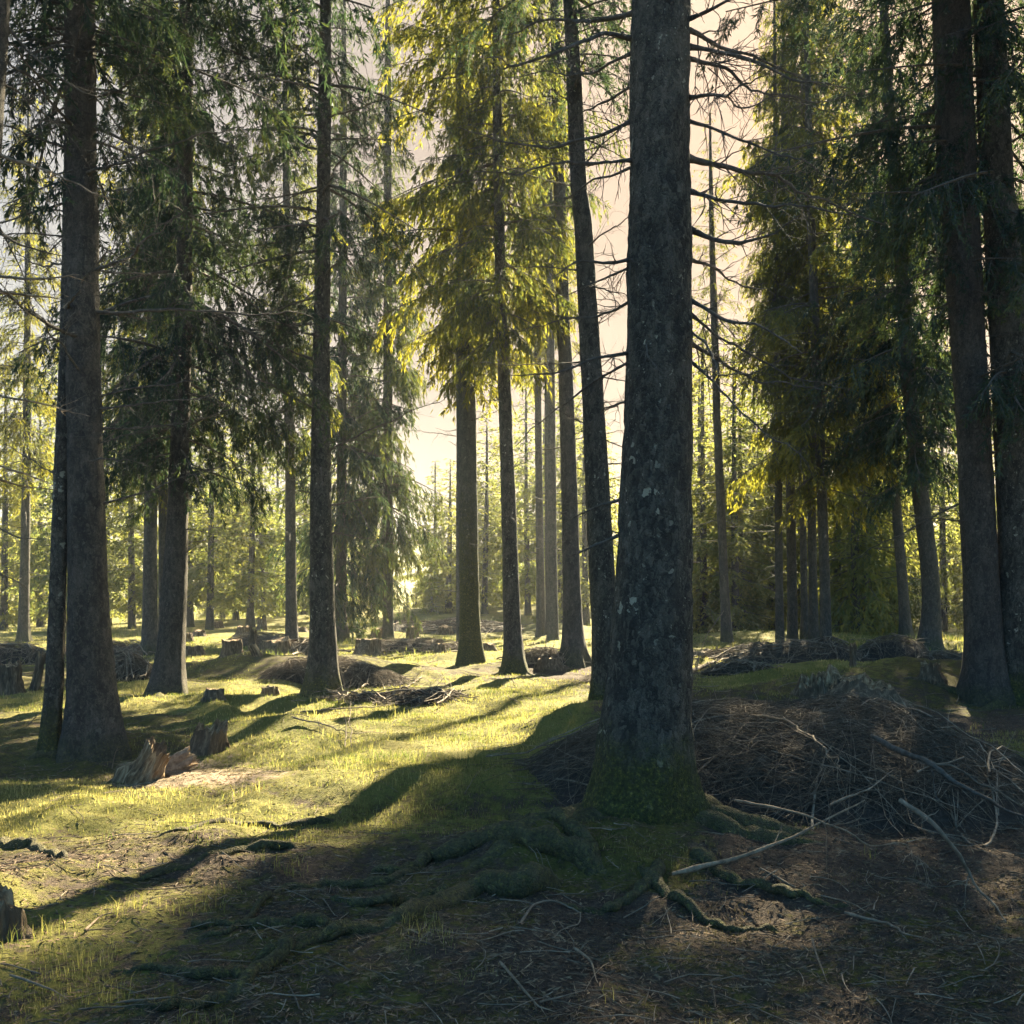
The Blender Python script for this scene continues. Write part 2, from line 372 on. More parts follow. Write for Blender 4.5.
blades('moss', 520000, (.012, .034), (.004, .009), md, MOSSB, 'low green and brown moss carpeting the forest floor', 'moss', 3, (2.6, 14), 1.2)

def sd(x, y):
    return np.clip(fbm(x/2.3, y/2.3, seed=71, oct=3)*2.6-.25, 0, 1)
blades('dry_scrub', 110000, (.06, .2), (.003, .006), sd, GRASS, 'tangled dry grass and low scrub in the far clearing', 'scrub', 4, (24, 100), .9)
def litter():
    rng = np.random.default_rng(9); n = 150000
    x, y = scatter(rng, n, (-260, 1290), (2.6, 16), lambda x, y: np.clip(1.05-covers(x, y)[0]*.9+.3*fbm(x/.6, y/.6, seed=91, oct=2), 0.05, 1))
    k = len(x); p = np.stack([x, y, H(x, y)+.004], 1)
    a = rng.uniform(0, 2*math.pi, k); d = nrm(np.stack([np.cos(a), np.sin(a), rng.normal(0, .22, k)], 1))
    l = rng.gamma(2.0, .014, k)+.01; w = rng.uniform(.0012, .004, k)
    V, Q = kites(p-d*l[:, None]*.5, d, l, w, rng)
    mb = MB(); mb.add(V, Q, a=np.repeat(rng.random(k), 4))
    # thin twigs lying about
    n2 = 2600; x, y = scatter(rng, n2, (-260, 1290), (2.8, 34), lambda x, y: np.clip(.85-covers(x, y)[0]*.5, .05, 1)); k = len(x)
    a = rng.uniform(0, 2*math.pi, k); l = (rng.gamma(2.2, .07, k)+.05)*np.clip(y/9, 1, 2.2); s = np.linspace(-.5, .5, 5)
    bend = rng.normal(0, .25, k)
    X = x[:, None]+np.cos(a)[:, None]*l[:, None]*s-np.sin(a)[:, None]*(bend*l)[:, None]*(s**2)
    Yy = y[:, None]+np.sin(a)[:, None]*l[:, None]*s+np.cos(a)[:, None]*(bend*l)[:, None]*(s**2)
    P = np.stack([X, Yy, H(X, Yy)+.008+rng.random((k, 1))*.02], -1)
    Rr = ((rng.uniform(.0015, .004, k)*np.clip(y/8, 1, 3.5))[:, None])*np.linspace(1, .5, 5)[None]
    V, Q = tubes(P, Rr, 4); mb.add(V, Q, m=1, a=np.repeat(rng.random(k)*.6, 20))
    o = link('forest_litter', mb.mesh('forest_litter', [LITTER, STICK])); tag(o, 'brown needles, bark flakes and small twigs strewn on the ground', 'litter', kind='stuff')
litter()

# ------------------------------------------------------------------ crowns
def crown_mesh(name, seed, Lc=18, R=2.3, whorl=.34, per=5, sec=.10, spr=.042, sl=(.08, .19), sw=(.010, .020), droop=.5, drop=.12, wood=True, base_round=.5, mat=None, twigs=True, top=.75, feather=False):
    rng = np.random.default_rng(seed)
    z0 = np.repeat(np.arange(0, Lc-.2, whorl), per); B = len(z0)
    z0 = z0+rng.normal(0, .12, B); az = rng.uniform(0, 2*math.pi, B)
    t = np.clip(z0/Lc, 0, 1)
    ln = R*np.power(np.clip(1-t, .01, 1), top)*np.clip(base_round+t*5, 0, 1)*rng.uniform(.45, 1.12, B)
    ln *= 1+.38*vn(np.cos(az)*1.4+5, np.sin(az)*1.4, z0/1.9, seed)
    keep = (rng.random(B) > drop) & (ln > .08)
    z0, az, ln, t = z0[keep], az[keep], ln[keep], t[keep]; B = len(z0)
    e0 = -.12+.62*t+rng.normal(0, .12, B); dr = droop*(1-.6*t)*rng.uniform(.7, 1.3, B); tip = dr*.42
    er = np.stack([np.cos(az), np.sin(az), 0*az], 1); up = np.array([0, 0, 1.])
    curl = rng.normal(0, .12, B); es = np.stack([-np.sin(az), np.cos(az), 0*az], 1)
    def at(i, s):
        l = ln[i]
        return er[i]*(l*s)[:, None]+es[i]*(l*curl[i]*s*s)[:, None]+up*(z0[i]+l*(e0[i]*s-dr[i]*s*s+tip[i]*s**3))[:, None]
    def tan(i, s): return nrm(er[i]+es[i]*(2*curl[i]*s)[:, None]+up*(e0[i]-2*dr[i]*s+3*tip[i]*s*s)[:, None])
    mb = MB()
    if wood:
        ss = np.linspace(0, 1, 7); I = np.repeat(np.arange(B), 7); P = at(I, np.tile(ss, B)).reshape(B, 7, 3)
        V, Q = tubes(P, (.007+.010*ln)[:, None]*np.linspace(1, .25, 7)[None], 4); mb.add(V, Q, m=1)
    cnt = np.maximum((ln/sec).astype(int), 2); I = np.repeat(np.arange(B), cnt); M = len(I)
    s2 = rng.uniform(.12, 1, M)**.85; p2 = at(I, s2); t2 = tan(I, s2); sg = rng.choice([-1, 1], M)
    sd = nrm(np.cross(t2, up)); hang = rng.uniform(.3, 1.6, M)*(1-.45*t[I])
    d2 = nrm(t2*rng.uniform(.4, .9, M)[:, None]+sd*(sg*rng.uniform(.3, .9, M))[:, None]-up*hang[:, None])
    l2 = rng.uniform(.2, .85, M)*(1-.4*s2)*np.clip(ln[I]/1.3, .35, 1.25)
    if twigs:
        us = np.linspace(0, 1, 3); P = p2[:, None]+d2[:, None]*(l2[:, None]*us)[:, :, None]-up*(.45*l2[:, None]*us*us)[:, :, None]
        V, Q = tubes(P, np.broadcast_to(np.array([.004, .003, .001]), (M, 3)), 3); mb.add(V, Q, m=1)
    c3 = np.maximum((l2/spr).astype(int), 2); J = np.repeat(np.arange(M), c3); K = len(J)
    u = rng.uniform(.08, 1, K); p3 = p2[J]+d2[J]*(l2[J]*u)[:, None]-up*(.45*l2[J]*u*u)[:, None]
    d3 = nrm(d2[J]*.8-up*(.35+.4*u)[:, None]+rng.normal(0, .42, (K, 3)))
    l = rng.uniform(*sl, K); w = rng.uniform(*sw, K)
    if feather:
        sdv = nrm(np.cross(d3, rng.normal(size=(K, 3))))
        pp = np.concatenate([p3, p3+d3*(l*.22)[:, None], p3+d3*(l*.34)[:, None]]); dd = np.concatenate([d3, nrm(d3*.75+sdv*.62), nrm(d3*.75-sdv*.62)])
        p3, d3, l, w = pp, dd, np.concatenate([l, l*.62, l*.55]), np.concatenate([w, w*.85, w*.85])
        J = np.concatenate([J]*3); u = np.concatenate([u]*3); K = len(J)
    V, Q = kites(p3, d3, l, w, rng)
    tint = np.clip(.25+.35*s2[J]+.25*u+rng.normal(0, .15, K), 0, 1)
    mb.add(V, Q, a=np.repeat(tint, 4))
    return mb.mesh(name, [mat or NEEDLE, DEADWOOD], smooth=False)

NEAR = dict(sl=(.08, .16), sw=(.0055, .0105), feather=True)
MID = dict(sl=(.10, .20), sw=(.011, .020))
CR = {
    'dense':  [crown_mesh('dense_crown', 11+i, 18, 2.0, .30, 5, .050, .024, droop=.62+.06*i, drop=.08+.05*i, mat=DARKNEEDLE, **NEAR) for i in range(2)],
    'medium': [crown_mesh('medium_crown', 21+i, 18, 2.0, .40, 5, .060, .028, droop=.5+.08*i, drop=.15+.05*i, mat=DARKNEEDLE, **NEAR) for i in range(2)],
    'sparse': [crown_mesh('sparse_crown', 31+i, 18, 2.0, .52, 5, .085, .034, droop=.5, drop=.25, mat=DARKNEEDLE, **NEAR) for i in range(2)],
    'dense_mid':  [crown_mesh('dense_crown', 13+i, 18, 2.0, .32, 5, .058, .027, droop=.6+.06*i, drop=.10+.05*i, **MID) for i in range(3)],
    'medium_mid': [crown_mesh('medium_crown', 24+i, 18, 2.0, .40, 5, .066, .030, droop=.5+.06*i, drop=.15+.05*i, **MID) for i in range(3)],
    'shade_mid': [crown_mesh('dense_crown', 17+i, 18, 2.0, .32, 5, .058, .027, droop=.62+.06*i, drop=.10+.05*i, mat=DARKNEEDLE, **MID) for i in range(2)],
    'sparse_mid': [crown_mesh('sparse_crown', 34+i, 18, 2.0, .5, 5, .085, .038, droop=.5, drop=.25, **MID) for i in range(2)],
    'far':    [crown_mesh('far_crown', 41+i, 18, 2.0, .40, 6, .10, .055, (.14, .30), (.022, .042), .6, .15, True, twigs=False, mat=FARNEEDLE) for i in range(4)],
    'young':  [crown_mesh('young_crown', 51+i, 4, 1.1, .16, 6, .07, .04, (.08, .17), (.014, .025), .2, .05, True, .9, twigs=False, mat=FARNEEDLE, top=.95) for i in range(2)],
}
CRL = {'young': 4}

# ------------------------------------------------------------------ dead branches
def branch_arrays(seed, path, r0, twig=1.0, sides=6, ntw=9, flare=True, wobble=1.0):
    """a bare branch: main tube with crooked forks; path (N,3)"""
    rng = np.random.default_rng(seed); path = np.asarray(path, float)
    Ltot = np.linalg.norm(np.diff(path, axis=0), axis=1).sum()
    n = max(14, int(Ltot/.06)); q = np.linspace(0, len(path)-1, n)
    P = np.stack([np.interp(q, np.arange(len(path)), path[:, k]) for k in range(3)], 1)
    for _ in range(2): P[1:-1] = (P[:-2]+2*P[1:-1]+P[2:])/4
    w = np.linspace(0, 1, n)[:, None]**.6
    wob = np.stack([fbm(np.linspace(0, Ltot*4, n)+seed*3.1, np.full(n, k*9.7), seed=seed, oct=3) for k in range(3)], 1)
    P = P+wob*.055*wobble*min(Ltot, 1.3)*w
    R = r0*np.linspace(1, .22, n)*(1+.25*fbm(np.linspace(0, Ltot*14, n), np.full(n, 3.), seed=seed+5, oct=2))
    if flare: R[:3] *= np.array([1.5, 1.2, 1.05])
    else: R[0] *= .75
    mb = MB(); V, Q = tubes(P, R, sides); mb.add(V, Q, a=.4)
    T = nrm(np.gradient(P, axis=0)); k = int(ntw*twig*max(.6, Ltot))
    for j in range(k):
        i = rng.integers(int(n*.12), n-1); s = nrm(np.cross(T[i], rng.normal(size=3)))
        d = nrm(T[i]*rng.uniform(.3, 1.0)+s*rng.uniform(.5, 1.0)+np.array([0, 0, rng.uniform(-.35, .2)]))
        ln = rng.uniform(.05, .6)**1.3*Ltot*.6*(1-.4*i/n)+.04
        m = 6; q = np.linspace(0, 1, m)[:, None]; c = rng.normal(0, .25, 3)
        PP = P[i]+d*ln*q+c*ln*q*q+rng.normal(0, .02, (m, 3))*ln
        V, Q = tubes(PP, max(R[i]*.38, .0018)*np.linspace(1, .25, m), 4); mb.add(V, Q, a=.5)
        if ln > .15:
            for _ in range(2):
                ii = rng.integers(1, m-1); d2 = nrm(d+rng.normal(0, .7, 3)); l2 = ln*rng.uniform(.2, .5); q3 = np.linspace(0, 1, 4)[:, None]
                V, Q = tubes(PP[ii]+d2*l2*q3+rng.normal(0, .03, (4, 3))*l2*q3, max(R[i]*.28, .0015)*np.linspace(1, .3, 4), 3); mb.add(V, Q, a=.5)
    return mb

LIB = []
for i in range(8):
    rg = np.random.default_rng(100+i); e = rg.uniform(-.35, .15); c = rg.uniform(-.3, .5)
    s = np.linspace(0, 1, 5); path = np.stack([s*1.6, .2*rg.normal()*s*s, 1.6*(e*s+c*.5*s*s)], 1)
    LIB.append(branch_arrays(100+i, path, .015, 1.0, 5, 17).mesh('dead_branch', [DEADWOOD]))
def deadset_mesh(seed, z0, z1, n, l=(.6, 1.6), r=.02):
    """a stub-branch set for a distant trunk, one mesh"""
    rng = np.random.default_rng(seed); z = rng.uniform(z0, z1, n); a = rng.uniform(0, 2*math.pi, n); ln = rng.uniform(*l, n)
    e = rng.uniform(-.4, .1, n); c = rng.uniform(-.2, .4, n); s = np.linspace(0, 1, 6)
    P = np.stack([np.cos(a)[:, None]*ln[:, None]*s, np.sin(a)[:, None]*ln[:, None]*s, z[:, None]+ln[:, None]*(e[:, None]*s+c[:, None]*s*s)], -1)+rng.normal(0, .02, (n, 6, 3))*s[None, :, None]
    return P, np.broadcast_to(r*np.linspace(1, .25, 6), (n, 6))

# ------------------------------------------------------------------ trunks
def trunk_mesh(name, zs, cx, cy, rr, seed, sides, mats, amp=.010, flare=.6, lobes=6, fh=.28, dz=.05, groove=0):
    rng = np.random.default_rng(seed)
    top = zs[-1]; zz = [-.25]; z = -.25
    while z < top:
        z += dz*(1 if z < 7 else 5); zz.append(min(z, top))
    zz = np.array(zz); a = np.arange(sides)/sides*2*math.pi
    X = np.interp(zz, zs, cx); Yc = np.interp(zz, zs, cy); Rb = np.interp(zz, zs, rr)
    k = max(3, int(.5/dz))
    def sm(v):
        e = np.pad(v, k, mode='edge'); c = np.ones(2*k+1)/(2*k+1); return np.convolve(e, c, 'valid')
    X, Yc, Rb = sm(X), sm(Yc), sm(Rb); Rb[-1] = .01
    ph = rng.uniform(0, 2*math.pi, lobes)
    lob = sum(np.exp(-((np.angle(np.exp(1j*(a-p))))/.30)**2)*rng.uniform(.5, 1.1) for p in ph)
    lob = lob/max(lob.max(), 1.0)*1.15
    zp = np.maximum(zz, 0)[:, None]
    Rr = Rb[:, None]*(1+flare*np.exp(-zp/fh)*(.35+.75*lob[None]) + .10*np.exp(-zp/(fh*3))*lob[None])
    A = np.broadcast_to(a, Rr.shape); Zb = np.broadcast_to(zz[:, None], Rr.shape)
    gx, gy = np.cos(A)*Rb[:, None], np.sin(A)*Rb[:, None]
    d = .6*fbm(gx*9, gy*9, Zb*4, seed, 3)+.5*fbm(gx*30, gy*30, Zb*14, seed+3, 3, .6)+.8*fbm(gx*3, gy*3, Zb*1.2, seed+9, 2)
    Rr = Rr+amp*d
    if groove: Rr = Rr*(1-groove*np.exp(-(np.angle(np.exp(1j*(A+1.5))))**2/.06)*np.exp(-zp/4))
    V = np.stack([X[:, None]+Rr*np.cos(A), Yc[:, None]+Rr*np.sin(A), Zb], -1).reshape(-1, 3)
    i = np.arange(len(zz)-1)[:, None]*sides; j = np.arange(sides)[None]; j2 = (j+1) % sides
    Q = np.stack(np.broadcast_arrays(i+j, i+j2, i+sides+j2, i+sides+j), -1).reshape(-1, 4)
    mb = MB(); mb.add(V, Q); return mb.mesh(name, mats), ph

def root_arrays(mb, base, ang, length, r0, seed, mat=0, world=(0, 0, 0), drop=.35):
    """a surface root running out from a trunk, following the ground"""
    rng = np.random.default_rng(seed); n = 22; s = np.linspace(0, 1, n)
    a = ang+.5*fbm(s*2.2+seed, np.full(n, 1.), seed=seed, oct=2)*s*1.4
    base = (base[0]*.6, base[1]*.6)
    x = base[0]+np.concatenate([[0], np.cumsum(np.cos(a[1:]))])*length/n; y = base[1]+np.concatenate([[0], np.cumsum(np.sin(a[1:]))])*length/n
    r = r0*(1-.8*s)*(1+.25*fbm(s*12+seed, np.full(n, 2.), seed=seed+2, oct=2))
    g = H(x+world[0], y+world[1])-world[2]
    z = g-r*.1-.06*s+.04*np.sin(s*9+seed)*s; z[:3] -= np.array([2., 1., .4])*r0*.6
    V, Q = tubes(np.stack([x, y, z], 1), r, 12)
    V = V+.18*r0*np.stack([fbm(V[:, 0]*22, V[:, 1]*22, V[:, 2]*22, seed+4, 3)]*3, 1)
    mb.add(V, Q, m=mat)

def tree(label, ctrl, w, ht, crown=None, zb=None, R=2.0, sides=28, bark=None, seed=0, dead=None, flare=.6, Y=None, fh=.28, group=None, roots=0,
         amp=.010, dz=.06, deadR=None, kind='medium', name='spruce_tree', cat='tree', lean_y=0.0, groove=0, taper=.035, custom=None, zt=None, cseed=None):
    """ctrl: [(px, py), ...] trunk centre line from the foot up; w: trunk widths in pixels at those points"""
    x0, Y0, z0 = G(*ctrl[0])
    if Y is not None:
        Y0 = Y; x0 = (ctrl[0][0]-512)/F*Y; z0 = Hs(x0, Y)
    pts = [(( (px-512)/F*Y0)-x0, CH+(HZ-py)/F*Y0-z0) for px, py in ctrl]
    pts[0] = (0, -.3)
    zs = [p[1] for p in pts]; xs = [p[0] for p in pts]; rs = [q/F*Y0/2 for q in w]
    if ht > zs[-1]+.5:
        sl = (xs[-1]-xs[-2])/max(zs[-1]-zs[-2], .1)*.6 if len(zs) > 2 else 0
        r_last = rs[-1]; n = 6
        for k in range(1, n+1):
            f = k/n; zz = zs[len(pts)-1]+(ht-zs[len(pts)-1])*f
            xs.append(xs[len(pts)-1]+sl*(zz-zs[len(pts)-1])); zs.append(zz); rs.append(max(r_last*(1-f)**.8, .012))
    zs, xs, rs = np.array(zs), np.array(xs), np.array(rs); cy = lean_y*np.maximum(zs, 0)
    root = thing(name, label, cat, (x0, Y0, z0), group)
    me, ph = trunk_mesh('trunk', zs, xs, cy, rs, seed+1, sides, [bark or BARK], amp, flare, fh=fh, dz=dz, groove=groove)
    link('trunk', me, root)
    if roots:
        for k, a in enumerate(ph[:roots]):
            mb = MB(); root_arrays(mb, (math.cos(a)*rs[0]*1.1, math.sin(a)*rs[0]*1.1), a, random.uniform(.7, 1.4)*rs[0]*4, rs[0]*.34, seed+k, 0, (x0, Y0, z0))
            link('root', mb.mesh('root', [ROOTM]), root)
    if crown:
        zt = zt or ht+.2
        if Y0 > 18.5 and crown+'_mid' in CR: crown += '_mid'
        lib = CR[crown]; me = lib[(cseed if cseed is not None else seed) % len(lib)]
        xa, xb = np.interp([zb, zt], zs, xs); ya, yb = np.interp([zb, zt], zs, cy)
        o = link('crown', me, root, (xa, ya, zb))
        ax = Vector((xb-xa, yb-ya, zt-zb)).normalized()
        q = Vector((0, 0, 1)).rotation_difference(ax) @ Matrix.Rotation((seed*2.399) % 6.283, 3, 'Z').to_quaternion()
        o.rotation_mode = 'QUATERNION'; o.rotation_quaternion = q
        o.scale = (R/2.0 if crown != 'young' else R/1.1, R/2.0 if crown != 'young' else R/1.1, (zt-zb)/CRL.get(crown, 18))
    rng = np.random.default_rng(seed+50)
    if dead:
        n, za, zc, lr = dead
        if Y0 < 24:
            for k in range(n):
                z = za+(zc-za)*(k+rng.uniform(.1, .9))/n; a = rng.uniform(0, 2*math.pi); s = rng.uniform(*lr)/1.6; r = float(np.interp(z, zs, rs))
                o = link('dead_branch', LIB[rng.integers(0, 8)], root, (float(np.interp(z, zs, xs))+math.cos(a)*r*.7, float(np.interp(z, zs, cy))+math.sin(a)*r*.7, z))
                o.rotation_euler = (rng.uniform(-.4, .4), rng.uniform(-.25, .25), a); o.scale = (s, s, s)
        else:
            P, Rr = deadset_mesh(seed+9, za, zc, n, lr, .012*Y0/24)
            P = P+np.stack([np.interp(P[:, :1, 2], zs, xs)+0*P[:, :, 2], np.interp(P[:, :1, 2], zs, cy)+0*P[:, :, 2], 0*P[:, :, 2]], -1)
            mb = MB(); V, Q = tubes(P, Rr, 4); mb.add(V, Q); o = link('dead_branches', mb.mesh('dead_branches', [DEADWOOD]), root)
            if n > 1: o['kind'] = 'stuff'
    return root, (x0, Y0, z0)

# --- the big spruce in the foreground
main, mb0 = tree('massive foreground spruce with lichen-spotted trunk and mossy foot beside the big brush pile',
     [(638, 845), (641, 790), (646, 720), (651, 650), (656, 520), (658.5, 400), (660, 200), (661, 0)], [112, 100, 88, 79, 73, 67, 62, 58], 27, 'dense', 8.2, 2.6, 200, BARK, 3,
     Y=6.5, flare=.22, fh=.16, amp=.022, dz=.014, roots=6, cseed=1)
MAINBR = [
 ([(632, 12), (590, 22), (548, 20), (505, 32)], .024, .5), ([(632, 38), (600, 34), (560, 50), (520, 62), (478, 60)], .024, -.6), ([(632, 52), (590, 72), (560, 72), (500, 78)], .018, .9),
 ([(632, 118), (600, 138), (560, 147), (500, 142), (455, 128)], .020, .3), ([(632, 160), (590, 162), (540, 166), (483, 178)], .019, -.9), ([(632, 165), (590, 182), (562, 200), (528, 212)], .013, .8),
 ([(632, 82), (610, 100), (585, 112), (560, 118)], .016, 1.2), ([(630, 258), (605, 266), (580, 262), (548, 280)], .020, -.4), ([(630, 266), (600, 278), (560, 300)], .016, .6), ([(629, 300), (600, 318), (560, 318), (520, 332)], .016, .9),
 ([(627, 352), (590, 362), (550, 372), (512, 376)], .018, -.5), ([(627, 360), (598, 380), (560, 408), (518, 448)], .015, .5), ([(625, 400), (600, 412), (572, 440)], .013, 1.1), ([(622, 498), (596, 506), (566, 520)], .017, .3),
 ([(621, 532), (598, 545), (570, 556)], .022, -.1),
 ([(690, 20), (716, 8), (740, -6), (790, -2)], .020, -.7), ([(690, 28), (720, 46), (760, 58), (800, 75), (832, 84)], .022, .6), ([(690, 46), (722, 52), (758, 62), (800, 82), (850, 90)], .024, -.4),
 ([(690, 58), (720, 66), (752, 92), (800, 98), (868, 100)], .020, 1.0), ([(690, 97), (716, 96), (740, 90), (765, 70)], .018, -1.0), ([(691, 100), (722, 94), (742, 106), (790, 96), (842, 112)], .014, .8),
 ([(691, 120), (728, 134), (770, 150), (800, 160), (838, 186)], .016, -.6), ([(692, 158), (730, 168), (780, 176), (820, 200), (880, 222)], .028, .5), ([(692, 190), (730, 198), (790, 206), (858, 218)], .022, -.8),
 ([(692, 228), (716, 240), (744, 246), (775, 234), (802, 214)], .028, -.3), ([(692, 258), (716, 268), (742, 284), (780, 294)], .018, .9), ([(692, 298), (722, 318), (760, 326), (798, 352)], .022, -.6),
 ([(692, 312), (714, 332), (750, 356), (800, 384), (846, 388)], .016, .4), ([(693, 342), (720, 360), (760, 384), (820, 392)], .022, .8), ([(693, 360), (730, 398), (770, 436), (806, 462)], .013, -.8),
 ([(693, 330), (712, 352), (724, 376), (760, 372)], .013, -1.2), ([(640, 330), (648, 352), (668, 375)], .010, -.55), ([(655, 150), (668, 190), (672, 260), (686, 310)], .008, -.5)]
for k, (pp, r, dy) in enumerate(MAINBR):
    n = len(pp); P = np.array([U(px, py, mb0[1]-.02+dy*(i/(n-1)) if i else mb0[1]) for i, (px, py) in enumerate(pp)])
    P[0] += np.array([0.03 if pp[0][0] < 660 else -.03, 0, 0])
    b = branch_arrays(300+k, P-np.array(mb0), r*.68, 1.0, 7, 24)
    link('dead_branch', b.mesh('dead_branch', [DEADWOOD]), main)

# --- named trees of the near and middle ground
tree('stout left foreground spruce with a broad flared foot at the right, beside the broken stump', [(98, 752), (93, 700), (88, 600), (84, 400), (81, 200), (80, 0)], [58, 45, 37, 33, 30, 28], 25, 'medium', 5.6, 2.3, 110, BARKB, 5,
     flare=.55, fh=.33, amp=.016, dz=.025, dead=(40, 2.6, 10, (.8, 2.4)), roots=4, groove=.12)
tree('thin crooked dark spruce leaning right against the stout left trunk', [(46, 750), (54, 700), (57, 620), (60, 500), (66, 380), (70, 200), (74, 0)], [22, 18, 17, 15, 14, 13, 12], 17, 'sparse', 6.0, 1.6, 48, BARK, 6, flare=.4, dz=.04, dead=(16, 2, 8, (.6, 1.6)))
tree('dark spruce with a thick drooping crown and a flared reddish foot, left of the clearing', [(166, 694), (172, 640), (176, 560), (180, 440), (184, 300), (186, 0)], [34, 26, 23, 18, 16, 13], 24, 'dense', 3.4, 2.2, 64, BARKB, 8, flare=.7, fh=.3, dz=.04, dead=(10, 2, 4, (.5, 1.4)), roots=4)
tree('straight dark spruce with twin fused trunks standing beside the low brown brush mound', [(323, 698), (323, 640), (321, 520), (321, 400), (323, 200), (326, 0)], [34, 26, 22, 18, 14, 11], 24, 'sparse', 5.6, 2.1, 64, BARK, 9, flare=.7, fh=.3, dz=.04, dead=(46, 2.2, 14, (.8, 2.3)), roots=5, groove=.22)
tree('slim pale-grey spruce with a bare straight stem between the stumps and the fused trunk', [(292, 652), (291, 600), (290, 450), (288, 300), (286, 150)], [13, 11, 9.5, 8.5, 7], 21, 'dense', 6.0, 1.8, 30, BARKF, 10, flare=.5, dead=(20, 2, 7, (.5, 1.4)))
tree('mossy-trunked spruce on a green hummock in the middle of the clearing', [(471, 664), (470, 620), (468, 520), (466, 400), (464, 250), (462, 100)], [27, 20, 19, 20, 17, 13], 24, 'dense', 6.3, 2.2, 44, BARKG, 11, flare=.7, fh=.3, dead=(14, 2.5, 7, (.4, 1.3)))
tree('narrow spruce half hidden behind the mossy-trunked one', [(462, 645), (461, 560), (461, 400), (460, 200)], [11, 10, 9, 7], 22, 'medium', 10, 1.7, 24, BARKF, 12, dead=(30, 1, 10, (.4, 1.2)))
tree('slender spruce with dark spreading root foot, right of the mossy-trunked one', [(516, 673), (512, 620), (509, 520), (505, 400), (500, 280), (497, 100)], [24, 17, 15, 13, 11, 9], 23, 'dense', 6.4, 1.9, 44, BARK, 13, flare=.9, fh=.22, dead=(12, 2, 6.5, (.5, 1.3)), roots=5)
tree('bare grey spruce trunk with root buttress at its right, second from the foreground giant', [(574, 664), (572, 600), (569, 480), (565, 350), (560, 220), (556, 80)], [24, 18, 16, 14, 12, 10], 25, 'sparse', 9.5, 1.7, 44, BARKF, 14, flare=.8, fh=.3, dead=(22, 2, 9.5, (.5, 1.5)))
tree('dark leaning spruce rising from the mossy hump just left of the foreground giant', [(609, 712), (606, 640), (600, 540), (593, 400), (583, 220), (575, 100), (569, 0)], [34, 27, 25, 22, 18, 15, 14], 22, 'sparse', 8.6, 1.8, 60, BARK, 15, flare=.5, dz=.04, dead=(22, 2.8, 8.5, (.5, 1.6)))
for i, (px, yb, w, top, lab) in enumerate([(541, 637, 8, 538, 'leftmost of three thin far trunks right of the slender spruce'), (549, 638, 6, 547, 'thinnest middle one of three thin far trunks right of the slender spruce'), (553, 640, 10, 551, 'thickest and rightmost of three thin far trunks right of the slender spruce')]):
    tree(lab, [(px, yb), (px-1, 560), (top, 400), (top-2, 150)], [w*1.2, w, w*.85, w*.6], 23, 'medium', 10+i, 1.7, 20, BARKF, 20+i, dead=(14, 3, 10, (.5, 1.2)))
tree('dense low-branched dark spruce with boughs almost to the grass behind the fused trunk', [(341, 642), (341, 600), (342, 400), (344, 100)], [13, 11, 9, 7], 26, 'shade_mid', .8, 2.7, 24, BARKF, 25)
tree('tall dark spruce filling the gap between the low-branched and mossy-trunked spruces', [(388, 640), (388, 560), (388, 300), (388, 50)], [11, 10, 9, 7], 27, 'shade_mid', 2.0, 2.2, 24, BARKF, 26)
tree('thin straight spruce alone right of the foreground giant with sunlit needles behind', [(727, 643), (724, 580), (718, 440), (713, 280), (711, 200)], [11, 9, 8, 7, 5], 17, 'sparse', 8.5, 1.3, 22, BARKF, 27, dead=(26, 2, 9, (.5, 1.5)))
for i, (px, yb, w, top, lab) in enumerate([(780, 648, 9, 776, 'leftmost trunk of the tight clump of five spruces by the long brush heap'), (793, 646, 11, 786, 'second trunk from left in the tight clump of five spruces'),
        (805, 644, 8, 797, 'thin middle trunk of the tight clump of five spruces'), (814, 648, 10, 806, 'fourth trunk in the tight clump of five spruces'), (826, 652, 12, 812, 'rightmost and thickest trunk of the tight clump of five spruces')]):
    tree(lab, [(px, yb), (px-1, 580), ((px+top)/2, 420), (top, 250)], [w*1.0, w*.85, w*.8, w*.7], [21.5, 24, 25, 26, 26][i], ['medium', 'dense', 'dense', 'dense', 'dense'][i], [9, 8, 7.5, 6, 4.6][i], [1.3, 1.5, 1.8, 2.3, 2.9][i], 24, BARKF, 31+i, flare=.3, dead=(16, 2, 7, (.5, 1.6)))
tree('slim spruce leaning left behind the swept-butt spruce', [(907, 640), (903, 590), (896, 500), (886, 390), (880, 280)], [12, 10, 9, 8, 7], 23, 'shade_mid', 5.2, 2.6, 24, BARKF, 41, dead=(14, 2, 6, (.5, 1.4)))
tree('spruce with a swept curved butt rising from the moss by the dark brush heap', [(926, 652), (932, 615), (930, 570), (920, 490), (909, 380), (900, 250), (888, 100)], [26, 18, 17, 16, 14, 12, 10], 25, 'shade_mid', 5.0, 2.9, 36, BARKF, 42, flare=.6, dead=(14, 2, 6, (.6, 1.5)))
tree('big dark right-hand spruce leaning left, nearest the sunny bank', [(986, 692), (984, 640), (980, 560), (972, 400), (962, 250), (952, 60)], [44, 35, 33, 32, 35, 38], 24, 'medium', 5.8, 2.5, 72, BARKB, 43, flare=.5, dz=.04, dead=(18, 2.2, 7, (.6, 2.0)), roots=3)
tree('dark spruce cut by the right edge with a low green bough', [(1024, 702), (1022, 640), (1018, 520), (1010, 380), (1000, 200), (990, 60)], [48, 40, 38, 34, 32, 30], 23, 'medium', 4.3, 2.5, 72, BARK, 44, flare=.5, dz=.04, dead=(14, 2.2, 5, (.6, 1.6)), roots=2)
